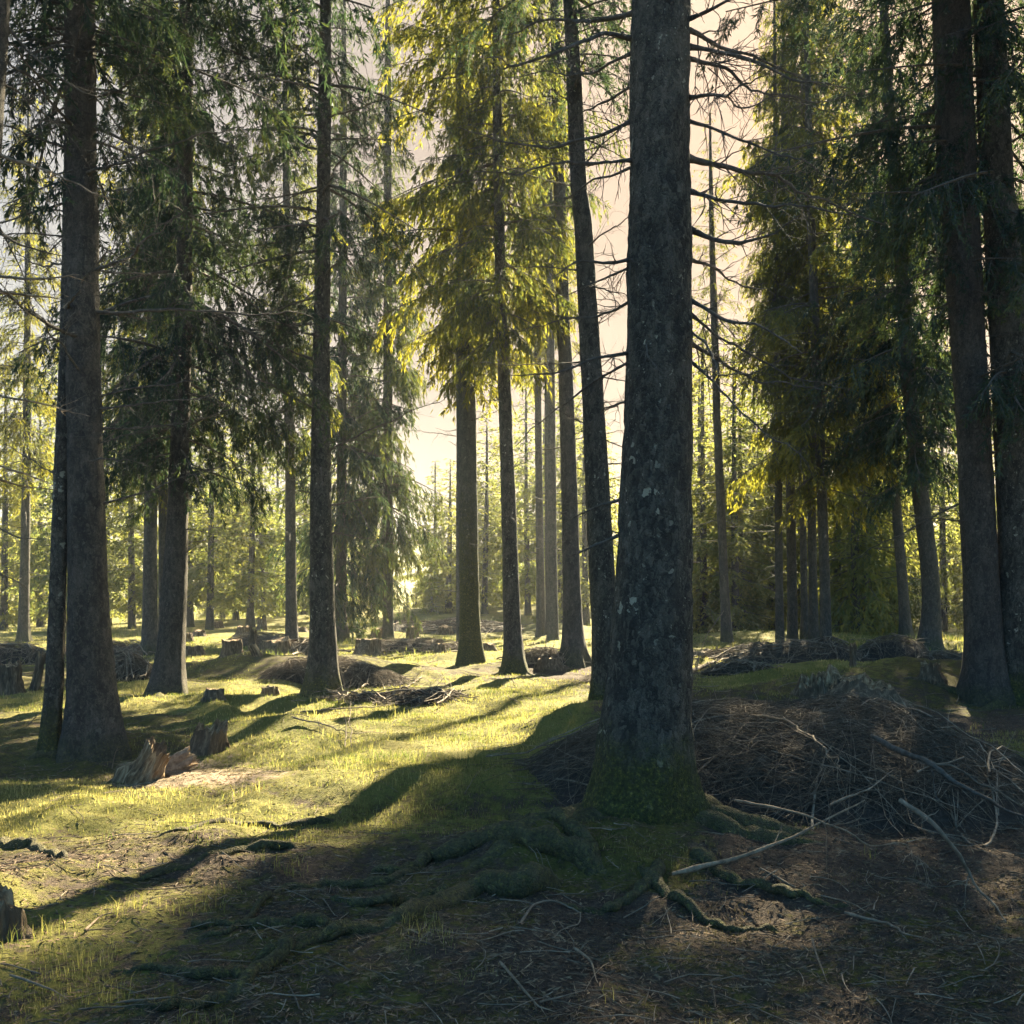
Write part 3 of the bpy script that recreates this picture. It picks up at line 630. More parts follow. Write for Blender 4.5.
tree('pale slim spruce at the far left seen between the edge and the thin crooked trunk', [(23, 642), (25, 560), (27, 430), (28, 250)], [11, 9, 8, 6], 21, 'medium', 5.5, 2.0, 22, BARKF, 45, dead=(10, 2, 6, (.5, 1.4)))
tree('stout grey spruce behind the thick-crowned dark one, left trunk of its pair', [(150, 655), (150, 600), (151, 450), (153, 250)], [17, 14, 12, 9], 23, 'dense', 4.8, 2.0, 28, BARKF, 46)
tree('slim grey spruce behind the thick-crowned dark one, right trunk of its pair', [(164, 652), (163, 600), (163, 450), (164, 250)], [11, 9, 8, 7], 22, 'medium', 7, 1.8, 24, BARKF, 47)
# a spruce just past the left edge whose pale dead boughs reach into the frame
lt, lb = tree('spruce beyond the left edge whose pale dry boughs reach into the picture', [(-75, 800), (-60, 600), (-26, 300), (-5, 60)], [40, 32, 28, 24], 20, 'sparse', 8.5, 2.0, 40, BARKB, 48, Y=7.7, dz=.05)
for k, (pp, r, dy) in enumerate([([(-10, 10), (40, 60), (90, 100), (112, 98)], .012, .4), ([(-12, 150), (40, 170), (90, 190), (118, 198)], .013, -.3), ([(-12, 225), (20, 245), (70, 258)], .013, .5), ([(-12, 275), (30, 280), (82, 276)], .015, -.5),
        ([(-12, 290), (30, 296), (62, 300)], .014, .5), ([(-14, 392), (30, 402), (92, 416)], .012, -.4), ([(-14, 460), (20, 472), (52, 486)], .013, .2), ([(-14, 475), (20, 486), (55, 490)], .012, .7), ([(-14, 520), (20, 540), (48, 538)], .009, -.2), ([(-14, 570), (10, 578), (28, 590)], .011, .2), ([(-8, 75), (20, 90), (60, 125), (95, 180)], .010, 1.), ([(-8, 210), (20, 262), (50, 330)], .010, 1.2)]):
    P = np.array([U(px, py, lb[1]+dy*i/3) for i, (px, py) in enumerate(pp)])
    link('dead_branch', branch_arrays(500+k, P-np.array(lb), r, 1.0, 6, 10).mesh('dead_branch', [PALESTICK if k in (1, 3, 4, 5, 6, 7) else DEADWOOD]), lt)

# --- far spruces across the sunny clearing
rngF = np.random.default_rng(77)
def fartree(px, Y, ht, R, zb, i, label, group, crown='far'):
    x = (px-512)/F*Y; py = HZ+F*(CH-Hs(x, Y))/Y
    w = max(F*.30/Y, 2.0); up = HZ-F*(ht*.5)/Y
    tree(label, [(px, py), (px+rngF.uniform(-3, 3), up)], [w*1.2, w*.8], ht, crown, zb, R, 12, BARKF, 200+i, Y=Y, group=group, dz=.5, dead=(10, 1.5, zb+1, (.4, 1.1)) if zb > 3 else None)
FARROWS = [
 (4, 50, 20, 2.2, 2), (40, 58, 19, 2.3, 1.5), (62, 47, 21, 2.2, 3), (108, 56, 20, 2.4, 2), (132, 50, 17, 2, 3), (190, 52, 19, 2.2, 3.5), (210, 49, 20, 2.0, 4), (236, 60, 19, 2.4, 2.5), (262, 56, 16, 2.2, 2), (276, 66, 18, 2.6, 2),
 (304, 62, 17, 2.3, 1.5), (352, 72, 17, 2.3, 2), (372, 84, 15, 2.4, 1), (436, 72, 15, 2.5, 1), (448, 60, 13, 2.2, 1), (484, 58, 17, 2.3, 2), (500, 70, 18, 2.6, 1), (528, 58, 20, 2.3, 3), (560, 56, 21, 2.2, 5), (586, 52, 19, 2.2, 3), (600, 66, 19, 2.6, 2),
 (700, 48, 15.5, 2.3, 2.2), (716, 60, 16, 2.6, 1.5), (742, 46, 14, 2.2, 2.0), (760, 54, 15, 2.5, 1.2), (772, 48, 17, 2.2, 1.5), (802, 52, 20, 2.6, 1.5), (838, 47, 20, 2.5, 1.2), (856, 41, 19, 2.3, 1.0), (872, 50, 21, 2.5, 1.5), (892, 56, 20, 2.5, 1.5), (944, 50, 15, 2.2, 1.5), (958, 62, 13, 2.4, 1), (1002, 48, 18, 2.4, 1.5), (1030, 52, 19, 2.4, 2)]
FARROWS += [(22, 66, 20, 2.4, 1), (84, 68, 20, 2.5, 1), (150, 64, 19, 2.4, 1), (222, 72, 19, 2.4, 1.2), (250, 50, 15, 2.0, 2.5), (318, 54, 18, 2.1, 2), (470, 66, 17, 2.4, 1), (514, 64, 18, 2.4, 1), (544, 70, 19, 2.4, 1), (574, 62, 19, 2.4, 1.5), (690, 56, 17, 2.4, 1), (730, 66, 17, 2.6, 1), (786, 62, 17, 2.5, 1), (822, 60, 18, 2.5, 1), (848, 58, 19, 2.5, 1), (882, 64, 19, 2.5, 1), (910, 60, 18, 2.4, 1), (930, 66, 15, 2.3, 1), (974, 54, 15, 2.2, 1), (1016, 62, 18, 2.4, 1)]
FARROWS += [(704, 44, 17, 2.4, 1), (736, 43, 16, 2.4, 1), (752, 50, 17, 2.5, 1), (866, 44, 18, 2.2, 1.5)]
FARROWS = [(p, Y, h*(.68 if p < 660 or p > 975 else (1.0 if Y < 52 and p > 765 else .8)), r*1.15, z*.4) for p, Y, h, r, z in FARROWS]
def where(px):
    for lim, s in ((130, 'at far left, seen past the stout left trunk'), (240, 'behind the thick-crowned dark spruce'), (320, 'behind the clearing stumps and slim grey stem'), (400, 'behind the low-branched dark spruce'),
                   (455, 'in the hazy gap left of the mossy-trunked spruce'), (540, 'behind the mossy and slender trunks'), (640, 'behind the bare grey trunk and leaning spruce'), (770, 'behind the lone thin spruce'), (850, 'behind the clump of five trunks'), (930, 'behind the swept-butt spruce'), (2000, 'behind the big right-hand trunks')):
        if px < lim: return s
for i, (px, Y, ht, R, zb) in enumerate(FARROWS):
    s = where(px); fartree(px, Y, ht, R, zb, i, 'distant sunlit yellow-green spruce '+s, 'far spruces '+s)

# --- young spruces in the clearing
YOUNG = [(205, 612, 2.4), (222, 618, 1.5), (262, 608, 2.6), (300, 612, 1.8), (385, 612, 2.2), (408, 610, 1.8), (425, 612, 2.6), (440, 616, 2.0), (448, 612, 3.0), (488, 616, 2.4), (495, 612, 3.2), (530, 616, 2.2), (562, 618, 1.8), (745, 628, 2.2), (870, 622, 1.8), (948, 622, 2.2), (958, 616, 2.6), (940, 618, 1.6), (120, 618, 2.5), (40, 620, 2.2), (372, 615, 1.5), (8, 618, 2.6), (236, 615, 2), (395, 616, 1.2), (460, 620, 1.1), (540, 622, 1.3), (330, 618, 2.2), (16, 624, 1.6), (70, 616, 2.8), (142, 614, 2.2), (180, 618, 1.6), (214, 610, 3.2), (248, 611, 2.0), (284, 609, 3.0), (316, 613, 2.2), (360, 611, 2.8), (378, 617, 1.2), (416, 617, 1.4), (432, 609, 3.2), (476, 612, 2.8), (508, 614, 2.4), (522, 611, 3.2), (552, 613, 2.6), (584, 616, 2.0), (708, 620, 2.6), (756, 616, 3.2), (856, 616, 2.8), (884, 614, 2.4), (912, 615, 2.8), (1010, 616, 2.6)]
for i, (px, py, h) in enumerate(YOUNG):
    x, Y, z = G(px, py); Y = min(Y, 85); x = (px-512)/F*Y
    s = where(px)
    tree('low bushy young spruce '+s, [(px, py), (px, py-8)], [4, 2], h, 'young', .05, h*.42, 8, BARKF, 400+i, Y=Y, group='young spruces '+s, dz=.3, name='young_spruce', cat='young tree')

# --- the far wood, one hazy mass
def far_forest():
    rng = np.random.default_rng(5)
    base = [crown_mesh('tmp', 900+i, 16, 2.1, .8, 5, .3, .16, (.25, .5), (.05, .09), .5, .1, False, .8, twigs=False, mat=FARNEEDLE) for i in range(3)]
    data = []
    for me in base:
        v = np.empty(len(me.vertices)*3, np.float32); me.vertices.foreach_get('co', v)
        t = np.empty(len(me.vertices), np.float32); me.attributes['tint'].data.foreach_get('value', t); data.append((v.reshape(-1, 3), t)); bpy.data.meshes.remove(me)
    mb = MB()
    for k in range(210):
        Y = 112+rng.random()**1.4*220; px = rng.uniform(-160, 1180)
        if 396 < px < 424 and Y < 220: continue
        x = (px-512)/F*Y; v, t = data[k % 3]; s = rng.uniform(.65, 1.15); a = rng.uniform(0, 6.28)
        R = np.array([[math.cos(a), -math.sin(a), 0], [math.sin(a), math.cos(a), 0], [0, 0, 1]])
        p = (v*np.array([1.15*s, 1.15*s, s]))@R.T+np.array([x, Y, Hs(x, Y)+.3])
        mb.add(p, np.arange(len(p)).reshape(-1, 4), a=np.clip(t+rng.normal(0, .1), 0, 1))
        V, Q = tubes(np.array([[x, Y, Hs(x, Y)-.2], [x, Y, Hs(x, Y)+6], [x, Y, Hs(x, Y)+15*s]]), np.array([.2, .14, .02]), 6); mb.add(V, Q, m=1)
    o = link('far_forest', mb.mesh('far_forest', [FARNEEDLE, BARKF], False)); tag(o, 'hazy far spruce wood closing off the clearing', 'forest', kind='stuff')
far_forest()

# ------------------------------------------------------------------ stumps
def stump(label, px, py, r, h, seed, jag=.35, mat=None, tilt=(0, 0), flare=.7, hollow=0, name='tree_stump', cat='stump', Y=None, group=None, moss=False):
    x, y, z = G(px, py)
    rng = np.random.default_rng(seed); S = 72; K = 30
    a = np.arange(S)/S*2*math.pi; ph = rng.uniform(0, 6.28, 5)
    lob = sum(np.exp(-(np.angle(np.exp(1j*(a-p)))/.3)**2) for p in ph)
    topz = h*(1-jag*(.5+.5*fbm(np.cos(a)*1.5, np.sin(a)*1.5, seed=seed, oct=2))-jag*.5*np.abs(fbm(np.cos(a)*3.2, np.sin(a)*3.2, seed=seed+1, oct=3)))
    u = np.linspace(0, 1, K)[:, None]; Z = -.15+(topz[None]+.15)*u
    zp = np.maximum(Z, 0)
    R = r*(1+flare*np.exp(-zp/(.35*r+.05))*(.3+.7*lob)[None])*(1-.12*u)
    A = np.broadcast_to(a, R.shape)
    R = R*(1+.30*fbm(np.cos(A)*2.2, np.sin(A)*2.2, Z/r*.8, seed+2, 3)+.16*fbm(np.cos(A)*9, np.sin(A)*9, Z/r*1.2, seed+7, 3))
    V = np.stack([R*np.cos(A), R*np.sin(A), Z], -1)
    inner = [np.stack([V[-1, :, 0]*f, V[-1, :, 1]*f, V[-1, :, 2]*(1-k)+k*(topz.mean()*(1-hollow))], -1) for f, k in ((.82, .1), (.6, .6), (.3, .9), (.04, 1.))]
    V = np.concatenate([V, np.stack(inner)], 0); n = V.shape[0]
    i = np.arange(n-1)[:, None]*S; j = np.arange(S)[None]; j2 = (j+1) % S
    Q = np.stack(np.broadcast_arrays(i+j, i+j2, i+S+j2, i+S+j), -1).reshape(-1, 4)
    o = thing(name, label, cat, (x, y, z), group)
    nb = (K-1)*S
    mb = MB(); mb.add(V[:K], Q[:nb]); link('stump_bark', mb.mesh('stump_bark', [mat or STUMPW]), o)
    mb = MB(); q = Q[nb:]-(K-1)*S; mb.add(V[K-1:]-np.array([0, 0, .002]), q); link('broken_top', mb.mesh('broken_top', [ROTWOOD if mat is not ROTWOOD else STUMPW]), o)
    if moss:
        a2 = np.linspace(0, 2*math.pi, 40); mb = MB(); uu = np.linspace(0, 1, 12)[:, None]
        rr = (r*2.3*(1-uu)+r*.8*uu)*(1+.2*fbm(np.cos(a2)*2, np.sin(a2)*2, seed=seed, oct=2)[None]); zz = h*.38*np.sin(uu*1.5)*(1+.3*fbm(np.cos(a2)*2+4, np.sin(a2)*2, seed=seed+3, oct=2)[None])-.05
        Vm = np.stack([rr*np.cos(a2), rr*np.sin(a2), zz+0*rr], -1); ii = np.arange(11)[:, None]*40; jj = np.arange(39)[None]
        mb.add(Vm.reshape(-1, 3), np.stack(np.broadcast_arrays(ii+jj, ii+jj+1, ii+41+jj, ii+40+jj), -1).reshape(-1, 4)); link('moss_skirt', mb.mesh('moss_skirt', [MOSSM]), o)
    o.rotation_euler = (tilt[0], tilt[1], rng.uniform(0, 6.28) if tilt == (0, 0) else 0)
    return o

stump('pale brown rotten stump leaning right in the sun beside the stout left trunk', 142, 780, .14, .46, 1, .5, ROTWOOD, (0, .5), .6, .6)
stump('dark jagged rotten stump with a spike, right of the pale rotten one', 206, 752, .15, .40, 2, .6, STUMPW, (.1, .25), .6, .5)
stump('short broken piece of bleached wood lying between the two rotten stumps', 170, 768, .10, .32, 3, .4, PALESTICK, (0, 1.1), .2, .3, name='wood_chunk', cat='wood')
stump('grey cut stump with spread feet, left of the upright stake in the clearing', 232, 660, .24, .48, 4, .25, None)
stump('dark upright stake beside the grey cut stump in the clearing', 251, 664, .09, .95, 5, .3, None, (0, .06), .3, name='snag', cat='snag')
stump('small pale broken post leaning at the foot of the upright stake', 257, 668, .08, .3, 6, .3, ROTWOOD, (0, -.4), .3, name='snag', cat='snag')
stump('wide dark stump with a log against it, left of the slim grey stem', 276, 655, .38, .62, 7, .45, None)
stump('mossy round stump alone behind the fused trunk on the sunlit grass', 368, 655, .36, .52, 8, .2, None, flare=.9)
stump('tiny pointed stump left of the mossy-trunked spruce', 440, 655, .16, .38, 9, .3, None)
stump('grey broken stump on the green at the left edge', 10, 696, .17, .62, 10, .3, None)
stump('leaning dark stake right of the broken stump at the left edge', 35, 690, .07, .75, 11, .3, None, (0, .18), .3, name='snag', cat='snag')
stump('squat hollow mossy stump with a dark hole behind the big brush pile', 824, 700, .33, .66, 12, .75, None, (.15, -.12), .9, .8)
stump('thin upright spike behind the hollow mossy stump', 853, 672, .07, .72, 13, .3, None, name='snag', cat='snag')
stump('low rotten mossy stump right of the hollow one', 868, 703, .36, .42, 14, .8, None, (0, .2), .8, .5)
stump('short dark jagged snag left of the big right-hand trunk', 930, 694, .13, .36, 15, .6, None)
stump('dark slim post standing in the far grass left of the big right-hand trunk', 967, 646, .07, 1.0, 16, .2, None, name='snag', cat='snag')
stump('low dark stump with light top near the fused trunk, on the path of light', 215, 700, .12, .16, 17, .3, None)
stump('small sunlit broken stub left of the brown brush mound', 270, 696, .11, .2, 18, .5, ROTWOOD)
stump('dark shaggy stump cut by the left edge at the lower corner', -8, 935, .12, .26, 19, .7, None, flare=.4)
stump('broad dark stump at the foot of the pair of grey trunks', 190, 655, .32, .3, 20, .4, None)
stump('weathered pale stump at the foot of the lone thin spruce right of the giant', 700, 660, .3, .36, 21, .5, ROTWOOD, flare=1.1)
stump('dark low stump right of the slim grey stem', 312, 652, .26, .4, 22, .5, None)
stump('grey broken stump between the slender and mossy-trunked spruces', 484, 655, .3, .45, 23, .5, None)
stump('low stump behind the slender spruce roots', 548, 668, .22, .26, 24, .4, None)

for i, (px, py) in enumerate([(352, 634), (378, 638), (398, 630), (412, 637), (428, 628), (446, 634), (408, 624), (388, 627)]):
    stump('small broken stump far off in the sunny clearing left of the mossy-trunked spruce', px, py, .22+.03*(i % 3), .3+.12*(i % 4), 40+i, .4, group='small far stumps in the clearing')
for i, (px, py) in enumerate([(200, 636), (218, 628), (244, 636), (262, 630), (300, 632), (184, 642)]):
    stump('small dark stump far off behind the cut stumps of the left clearing', px, py, .22+.03*(i % 3), .3+.12*(i % 4), 60+i, .4, group='small far stumps on the left')

# ------------------------------------------------------------------ brush piles
def brush(label, cx, cy, rx, ry, h, seed, nbig, nsmall, lr=(.5, 1.6), rr=(.006, .016), core=.85, tang=.6, mat=None, coremat=None, ang=0.):
    z0 = Hs(cx, cy); o = thing('brush_pile', label, 'brush pile', (cx, cy, z0)); rng = np.random.default_rng(seed)
    ca, sa = math.cos(ang), math.sin(ang)
    def dome(x, y):
        u, v = (x*ca+y*sa)/rx, (-x*sa+y*ca)/ry; d = u*u+v*v
        return h*np.clip(1-d, 0, 1)**.8*(1+.18*fbm(x*1.3, y*1.3, seed=seed, oct=2))
    n, m = 40, 90; r = np.linspace(0, 1.08, n)[:, None]; a = np.linspace(0, 2*math.pi, m+1)[:-1][None]
    u, v = rx*r*np.cos(a), ry*r*np.sin(a); x = u*ca-v*sa; y = u*sa+v*ca
    z = dome(x, y)*core+.05*h*fbm(x*6, y*6, seed=seed+3, oct=3)+(H(x+cx, y+cy)-z0)-.012
    i = np.arange(n-1)[:, None]*m; j = np.arange(m)[None]; j2 = (j+1) % m
    Q = np.stack(np.broadcast_arrays(i+j, i+m+j, i+m+j2, i+j2), -1).reshape(-1, 4)
    mb = MB(); mb.add(np.stack([x, y, z], -1).reshape(-1, 3), Q); link('heap_core', mb.mesh('heap_core', [coremat or HEAP]), o)
    def sticks(k, lr, rr, N=10, lift=.04):
        rad = np.sqrt(rng.random(k))*.95; aa = rng.uniform(0, 6.283, k); u, v = rx*rad*np.cos(aa), ry*rad*np.sin(aa)
        x, y = u*ca-v*sa, u*sa+v*ca; ta = np.arctan2(y, x)+math.pi/2+rng.normal(0, 1-tang, k)*1.6
        ta = np.where(rng.random(k) < .25, rng.uniform(0, 6.28, k), ta)
        ln = rng.uniform(*lr, k); s = np.linspace(-.5, .5, N)[None]; bend = rng.normal(0, .28, k)[:, None]
        X = x[:, None]+np.cos(ta)[:, None]*ln[:, None]*s-np.sin(ta)[:, None]*bend*ln[:, None]*s*s; Yy = y[:, None]+np.sin(ta)[:, None]*ln[:, None]*s+np.cos(ta)[:, None]*bend*ln[:, None]*s*s
        Z = dome(X, Yy)+(H(X+cx, Yy+cy)-z0)
        # a stick is stiff: soften the dome's curve along it
        lin = Z[:, :1]+(Z[:, -1:]-Z[:, :1])*(s+.5); mid = Z.max(1, keepdims=True); stiff = rng.uniform(.2, .8, k)[:, None]
        Z = Z*(1-stiff*.5)+stiff*.5*np.maximum(lin, Z-.12)+rng.uniform(-.02, lift, k)[:, None]+rng.normal(0, .008, Z.shape)
        return np.stack([X, Yy, Z], -1), rng.uniform(*rr, k)[:, None]*np.linspace(1, .35, N)[None]
    P, R = sticks(nsmall, (lr[0]*.35, lr[1]*.6), (rr[0]*.3, rr[0]*.8), lift=.07); V, Q = tubes(P, R, 4)
    mb = MB(); mb.add(V, Q, a=np.repeat(rng.random(nsmall)**2*.7-.22, 40)); t = link('twig', mb.mesh('twig', [mat or STICK]), o); t['kind'] = 'stuff'  # small twigs tinted darker, adding painted shade to the pile's gaps
    P, R = sticks(nbig, lr, rr, 12, .12)
    for k in range(nbig):
        V, Q = tubes(P[k], R[k], 6); mb = MB(); mb.add(V, Q, a=.08+.52*rng.random())
        for q in range(rng.integers(1, 4)):
            ii = rng.integers(2, 10); t = nrm(P[k, ii+1]-P[k, ii]); d = nrm(t+rng.normal(0, .6, 3)+np.array([0, 0, .15])); ll = rng.uniform(.1, .4)
            qq = np.linspace(0, 1, 5)[:, None]; V, Q = tubes(P[k, ii]+d*ll*qq+rng.normal(0, .12, 3)*ll*qq*qq, R[k, ii]*.55*np.linspace(1, .3, 5), 4); mb.add(V, Q, a=.6)
        link('stick', mb.mesh('stick', [mat or STICK]), o)
    return o
brush('big dark brush pile of bent grey sticks heaped right of the foreground giant', 2.28, 8.5, 2.15, 1.75, .63, 1, 100, 4600, (.8, 2.2), (.0045, .0105), tang=.4)
def bp(label, px, py, wpx, hpx, seed, nb, ns, flat=.6, **k):
    x, y, z = G(px, py); brush(label, x, y, wpx/F*y/2, wpx/F*y/2*flat, hpx/F*y, seed, nb, ns, **k)
bp('tangled dark brush heap between the stout left trunk and the thick-crowned spruce', 128, 686, 62, 26, 2, 40, 420, lr=(.4, 1.3), rr=(.008, .018))
bp('low brown brush mound of needles and twigs around the fused-trunk spruce', 332, 682, 150, 15, 3, 60, 1700, .5, lr=(.5, 1.7), rr=(.006, .014), core=.8)
bp('flat scatter of dry sticks on the grass right of the fused trunk', 395, 700, 150, 7, 4, 40, 500, .35, lr=(.4, 1.6), rr=(.008, .018), core=.5)
bp('long tangled brush heap at the foot of the five-trunk clump', 780, 662, 175, 20, 5, 60, 700, .45, lr=(.6, 2.2), rr=(.010, .024))
bp('low stick pile on the grass in front of the five-trunk clump', 738, 676, 80, 12, 6, 40, 350, .5, lr=(.5, 1.6), rr=(.008, .018))
bp('dark rounded brush heap at the foot of the swept-butt spruce', 893, 660, 80, 22, 7, 30, 400, .6, lr=(.5, 1.5), rr=(.008, .02))
bp('small dark brush heap left of the right-hand post', 945, 664, 60, 12, 8, 25, 250, .6, lr=(.5, 1.5), rr=(.008, .02))
bp('brown brush rows lying behind the sunlit grass by the mossy round stump', 420, 650, 120, 9, 9, 40, 400, .4, lr=(.6, 2.), rr=(.012, .026))
bp('stick heap with pale ends between the slender spruce and the bare grey trunk', 545, 664, 60, 16, 10, 30, 250, .6, lr=(.5, 1.5), rr=(.008, .02))
bp('dark logging brush right of the slim grey stem', 300, 655, 80, 12, 11, 40, 260, .5, lr=(.6, 2.), rr=(.012, .03))
bp('reddish brush heap far left behind the stout left trunk', 112, 650, 120, 14, 12, 30, 350, .5, lr=(.6, 2.), rr=(.010, .022), coremat=LITTER)
bp('pale dry branches heaped in the open behind the mossy round stump', 450, 630, 150, 8, 13, 40, 300, .5, lr=(.8, 2.6), rr=(.02, .04))
bp('grey brush row at the far left edge', 10, 662, 90, 18, 14, 30, 250, .5, lr=(.6, 2.), rr=(.012, .026))
bp('rusty brush scatter beyond the clearing stumps', 268, 645, 90, 9, 15, 30, 300, .5, lr=(.6, 2.), rr=(.010, .02), coremat=LITTER)

# ------------------------------------------------------------------ fallen branches and logs on the ground
def fallen(label, pts, r, seed, lift=None, mat=None, tw=.6, name='fallen_branch', cat='branch', wobble=.8):
    """pts: pixels; lift: height over the ground at each point"""
    lift = lift or [0.02]*len(pts); P = []
    for (px, py), l in zip(pts, lift):
        # find the ground point whose lifted top shows at this pixel
        Y = F*(CH-l)/(py-HZ)
        for _ in range(5):
            X = (px-512)/F*Y; Y = .5*Y+.5*F*(CH-l-Hs(X, Y))/(py-HZ)
        X = (px-512)/F*Y; P.append((X, Y, Hs(X, Y)+l))
    P = np.array(P); o0 = P[0].copy()
    b = branch_arrays(seed, P-o0, r*.72, tw, 9, 6, False, wobble)
    o = link(name, b.mesh(name, [mat or STICK]), None, tuple(o0)); return tag(o, label, cat)
fallen('long peeled pole leaning on the brush pile from the foot of the foreground giant', [(672, 874), (740, 858), (800, 834), (864, 800)], .024, 1, [.03, .08, .2, .36], PALESTICK, .15, wobble=.3)
fallen('thick dark mossy log slanting down the right side of the brush pile', [(872, 736), (930, 766), (980, 795), (1040, 824)], .032, 2, [.55, .48, .36, .2], DEADWOOD, .3)
fallen('knobbly grey branch hanging off the right front of the brush pile', [(900, 800), (945, 830), (975, 880), (1004, 925)], .020, 3, [.5, .42, .15, .02], STICK, .8)
fallen('forked bare branch bowed across the front of the brush pile', [(735, 800), (800, 815), (870, 842), (905, 845), (935, 870)], .011, 4, [.3, .34, .2, .15, .1], PALESTICK, 1.4)
fallen('curved pale branch arching over the top of the brush pile', [(735, 712), (790, 722), (822, 745), (838, 772)], .016, 5, [.55, .66, .62, .5], PALESTICK, .7)
fallen('thin straight grey stick low on the brush pile above the peeled pole', [(830, 805), (862, 792), (892, 772)], .012, 6, [.36, .42, .48], STICK, .5)
fallen('slim pale branch lying on the litter right of the peeled pole', [(760, 868), (790, 884), (845, 900), (880, 918)], .010, 7, [.02]*4, PALESTICK, .5)
fallen('dark crooked branch lying in the lower right shade', [(845, 912), (890, 925), (930, 945)], .012, 8, [.03]*3, STICK, .5)
fallen('short pale stick standing at a tilt in the lower right dark', [(812, 938), (820, 962), (828, 984)], .007, 9, [.06, .03, .0], PALESTICK, .1)
fallen('bent pale twig in the bottom middle of the litter', [(500, 962), (520, 985), (535, 1005), (552, 1012)], .009, 10, [.02]*4, PALESTICK, .6)
fallen('small forked pale stick right of the bent twig', [(574, 948), (590, 960), (596, 984)], .010, 11, [.02, .03, .02], PALESTICK, .8)
fallen('short thin stick lying below the forked stick', [(540, 1002), (565, 996), (588, 990)], .006, 12, None, STICK, .2)
fallen('curled dead root ring lying in front of the mossy foot', [(520, 925), (530, 905), (560, 898), (585, 912), (570, 930), (540, 936)], .010, 13, [.02]*6, STICK, .3)
fallen('dry branch with upright forks lying on the sunny grass in the centre', [(292, 722), (330, 727), (352, 735), (392, 730)], .014, 14, [.06, .06, .06, .03], STICK, 1.6)
fallen('upright dead twig left of a pair sticking out of the sunny hump', [(345, 748), (347, 725), (340, 708)], .010, 15, [.0, .14, .28], STICK, 1.2)
fallen('upright dead twig right of a pair sticking out of the sunny hump', [(352, 748), (351, 726), (349, 700)], .010, 16, [.0, .16, .33], STICK, 1.2)
fallen('long dead stick lying on grass left of the slender spruce roots', [(405, 688), (420, 678), (440, 662)], .018, 17, [.03, .05, .05], STICK, .8)
fallen('dark twiggy branch on the grass under the fused trunk', [(300, 712), (350, 708), (400, 704), (462, 697)], .018, 18, [.03]*4, STICK, 1.2)
fallen('log lying in front of the wide dark stump of the clearing', [(258, 659), (280, 658), (302, 656)], .09, 19, [.07]*3, BARKF, .1, 'fallen_log', 'log')
fallen('thin broken twigs on the moss right of the hollow stump', [(880, 700), (892, 690), (898, 678)], .009, 20, [.02, .12, .22], PALESTICK, 1.2)
fallen('weathered fallen log on the sunlit bank left of the long brush heap', [(690, 672), (712, 662), (742, 655)], .07, 21, [.08]*3, PALESTICK, .3, 'fallen_log', 'log')
fallen('thin bleached stick propped upright by the stout left trunk', [(112, 770), (115, 756), (117, 748)], .008, 22, [.0, .1, .16], PALESTICK, .4)
fallen('little dry branch leaning in the grass left of the thin crooked trunk', [(28, 725), (34, 718), (40, 712)], .010, 23, [.0, .1, .2], STICK, 1.)
fallen('short grey twig on bare soil at lower left', [(85, 930), (100, 916), (118, 912)], .008, 24, None, PALESTICK, .5)
fallen('long thin branch along the lower left moss', [(120, 1002), (170, 998), (220, 1004)], .008, 25, None, STICK, .7)
fallen('branch fragments in a row at bottom left', [(10, 975), (45, 985), (70, 1000)], .009, 26, None, STICK, .5)

# ------------------------------------------------------------------ roots of the foreground giant, running out over the ground
def ground_root(pts, r0, seed, parent, base, r1=.25, sink=.3):
    P = np.array([G(px, py) for px, py in pts]); n = 60
    q = np.linspace(0, len(P)-1, n); x, y = (np.interp(q, np.arange(len(P)), P[:, k]) for k in (0, 1))
    for _ in range(4):
        x[1:-1] = (x[:-2]+2*x[1:-1]+x[2:])/4; y[1:-1] = (y[:-2]+2*y[1:-1]+y[2:])/4
    s = np.linspace(0, 1, n); x = x+.03*fbm(s*9, s*0+1, seed=seed, oct=2); y = y+.05*fbm(s*9, s*0+4, seed=seed+1, oct=2)
    r = r0*(1-(1-r1)*s)*(1+.28*fbm(s*14, s*0+7, seed=seed+2, oct=2))
    r = r*.95; z = H(x, y)+r*.28+r0*.55*fbm(s*8, s*0, seed=seed+3, oct=2); z[-6:] -= np.linspace(0, r0*.8, 6)
    z[:5] -= np.linspace(r0*1.6, 0, 5)
    V, Q = tubes(np.stack([x, y, z], 1), r, 18); d = fbm(V[:, 0]*14, V[:, 1]*14, V[:, 2]*14, seed+4, 4, .6)
    V = V+(.38*r0*d)[:, None]*np.array([.5, .5, 1.])-np.array(base)
    mb = MB(); mb.add(V, Q); link('root', mb.mesh('root', [ROOTM]), parent)
for k, (pp, r) in enumerate([([(600, 862), (556, 846), (510, 842), (470, 848), (430, 862), (395, 874), (360, 876)], .095), ([(560, 880), (520, 892), (470, 890), (430, 908), (400, 922), (350, 936), (300, 946), (250, 962)], .085),
        ([(470, 896), (430, 900), (380, 906), (322, 896)], .05), ([(590, 845), (560, 832), (520, 834), (470, 836)], .06), ([(660, 862), (640, 895), (610, 912), (560, 905)], .05), ([(690, 850), (730, 880), (790, 895), (860, 905)], .05), ([(640, 868), (680, 905), (730, 930), (800, 930)], .04),
        ([(430, 868), (380, 886), (330, 884), (280, 892), (230, 930), (180, 946)], .04), ([(300, 946), (240, 985), (160, 1010), (80, 1016)], .04)]):
    ground_root(pp, r, 60+k, main, mb0)
def lone_root(label, pts, r, seed):
    x, y, z = G(*pts[0]); o = thing('surface_root', label, 'root', (x, y, z)); ground_root(pts, r, seed, o, (x, y, z))
lone_root('dark root ridge crossing the sunny grass at middle left', [(330, 822), (290, 826), (240, 824), (180, 832), (130, 838)], .045, 80)
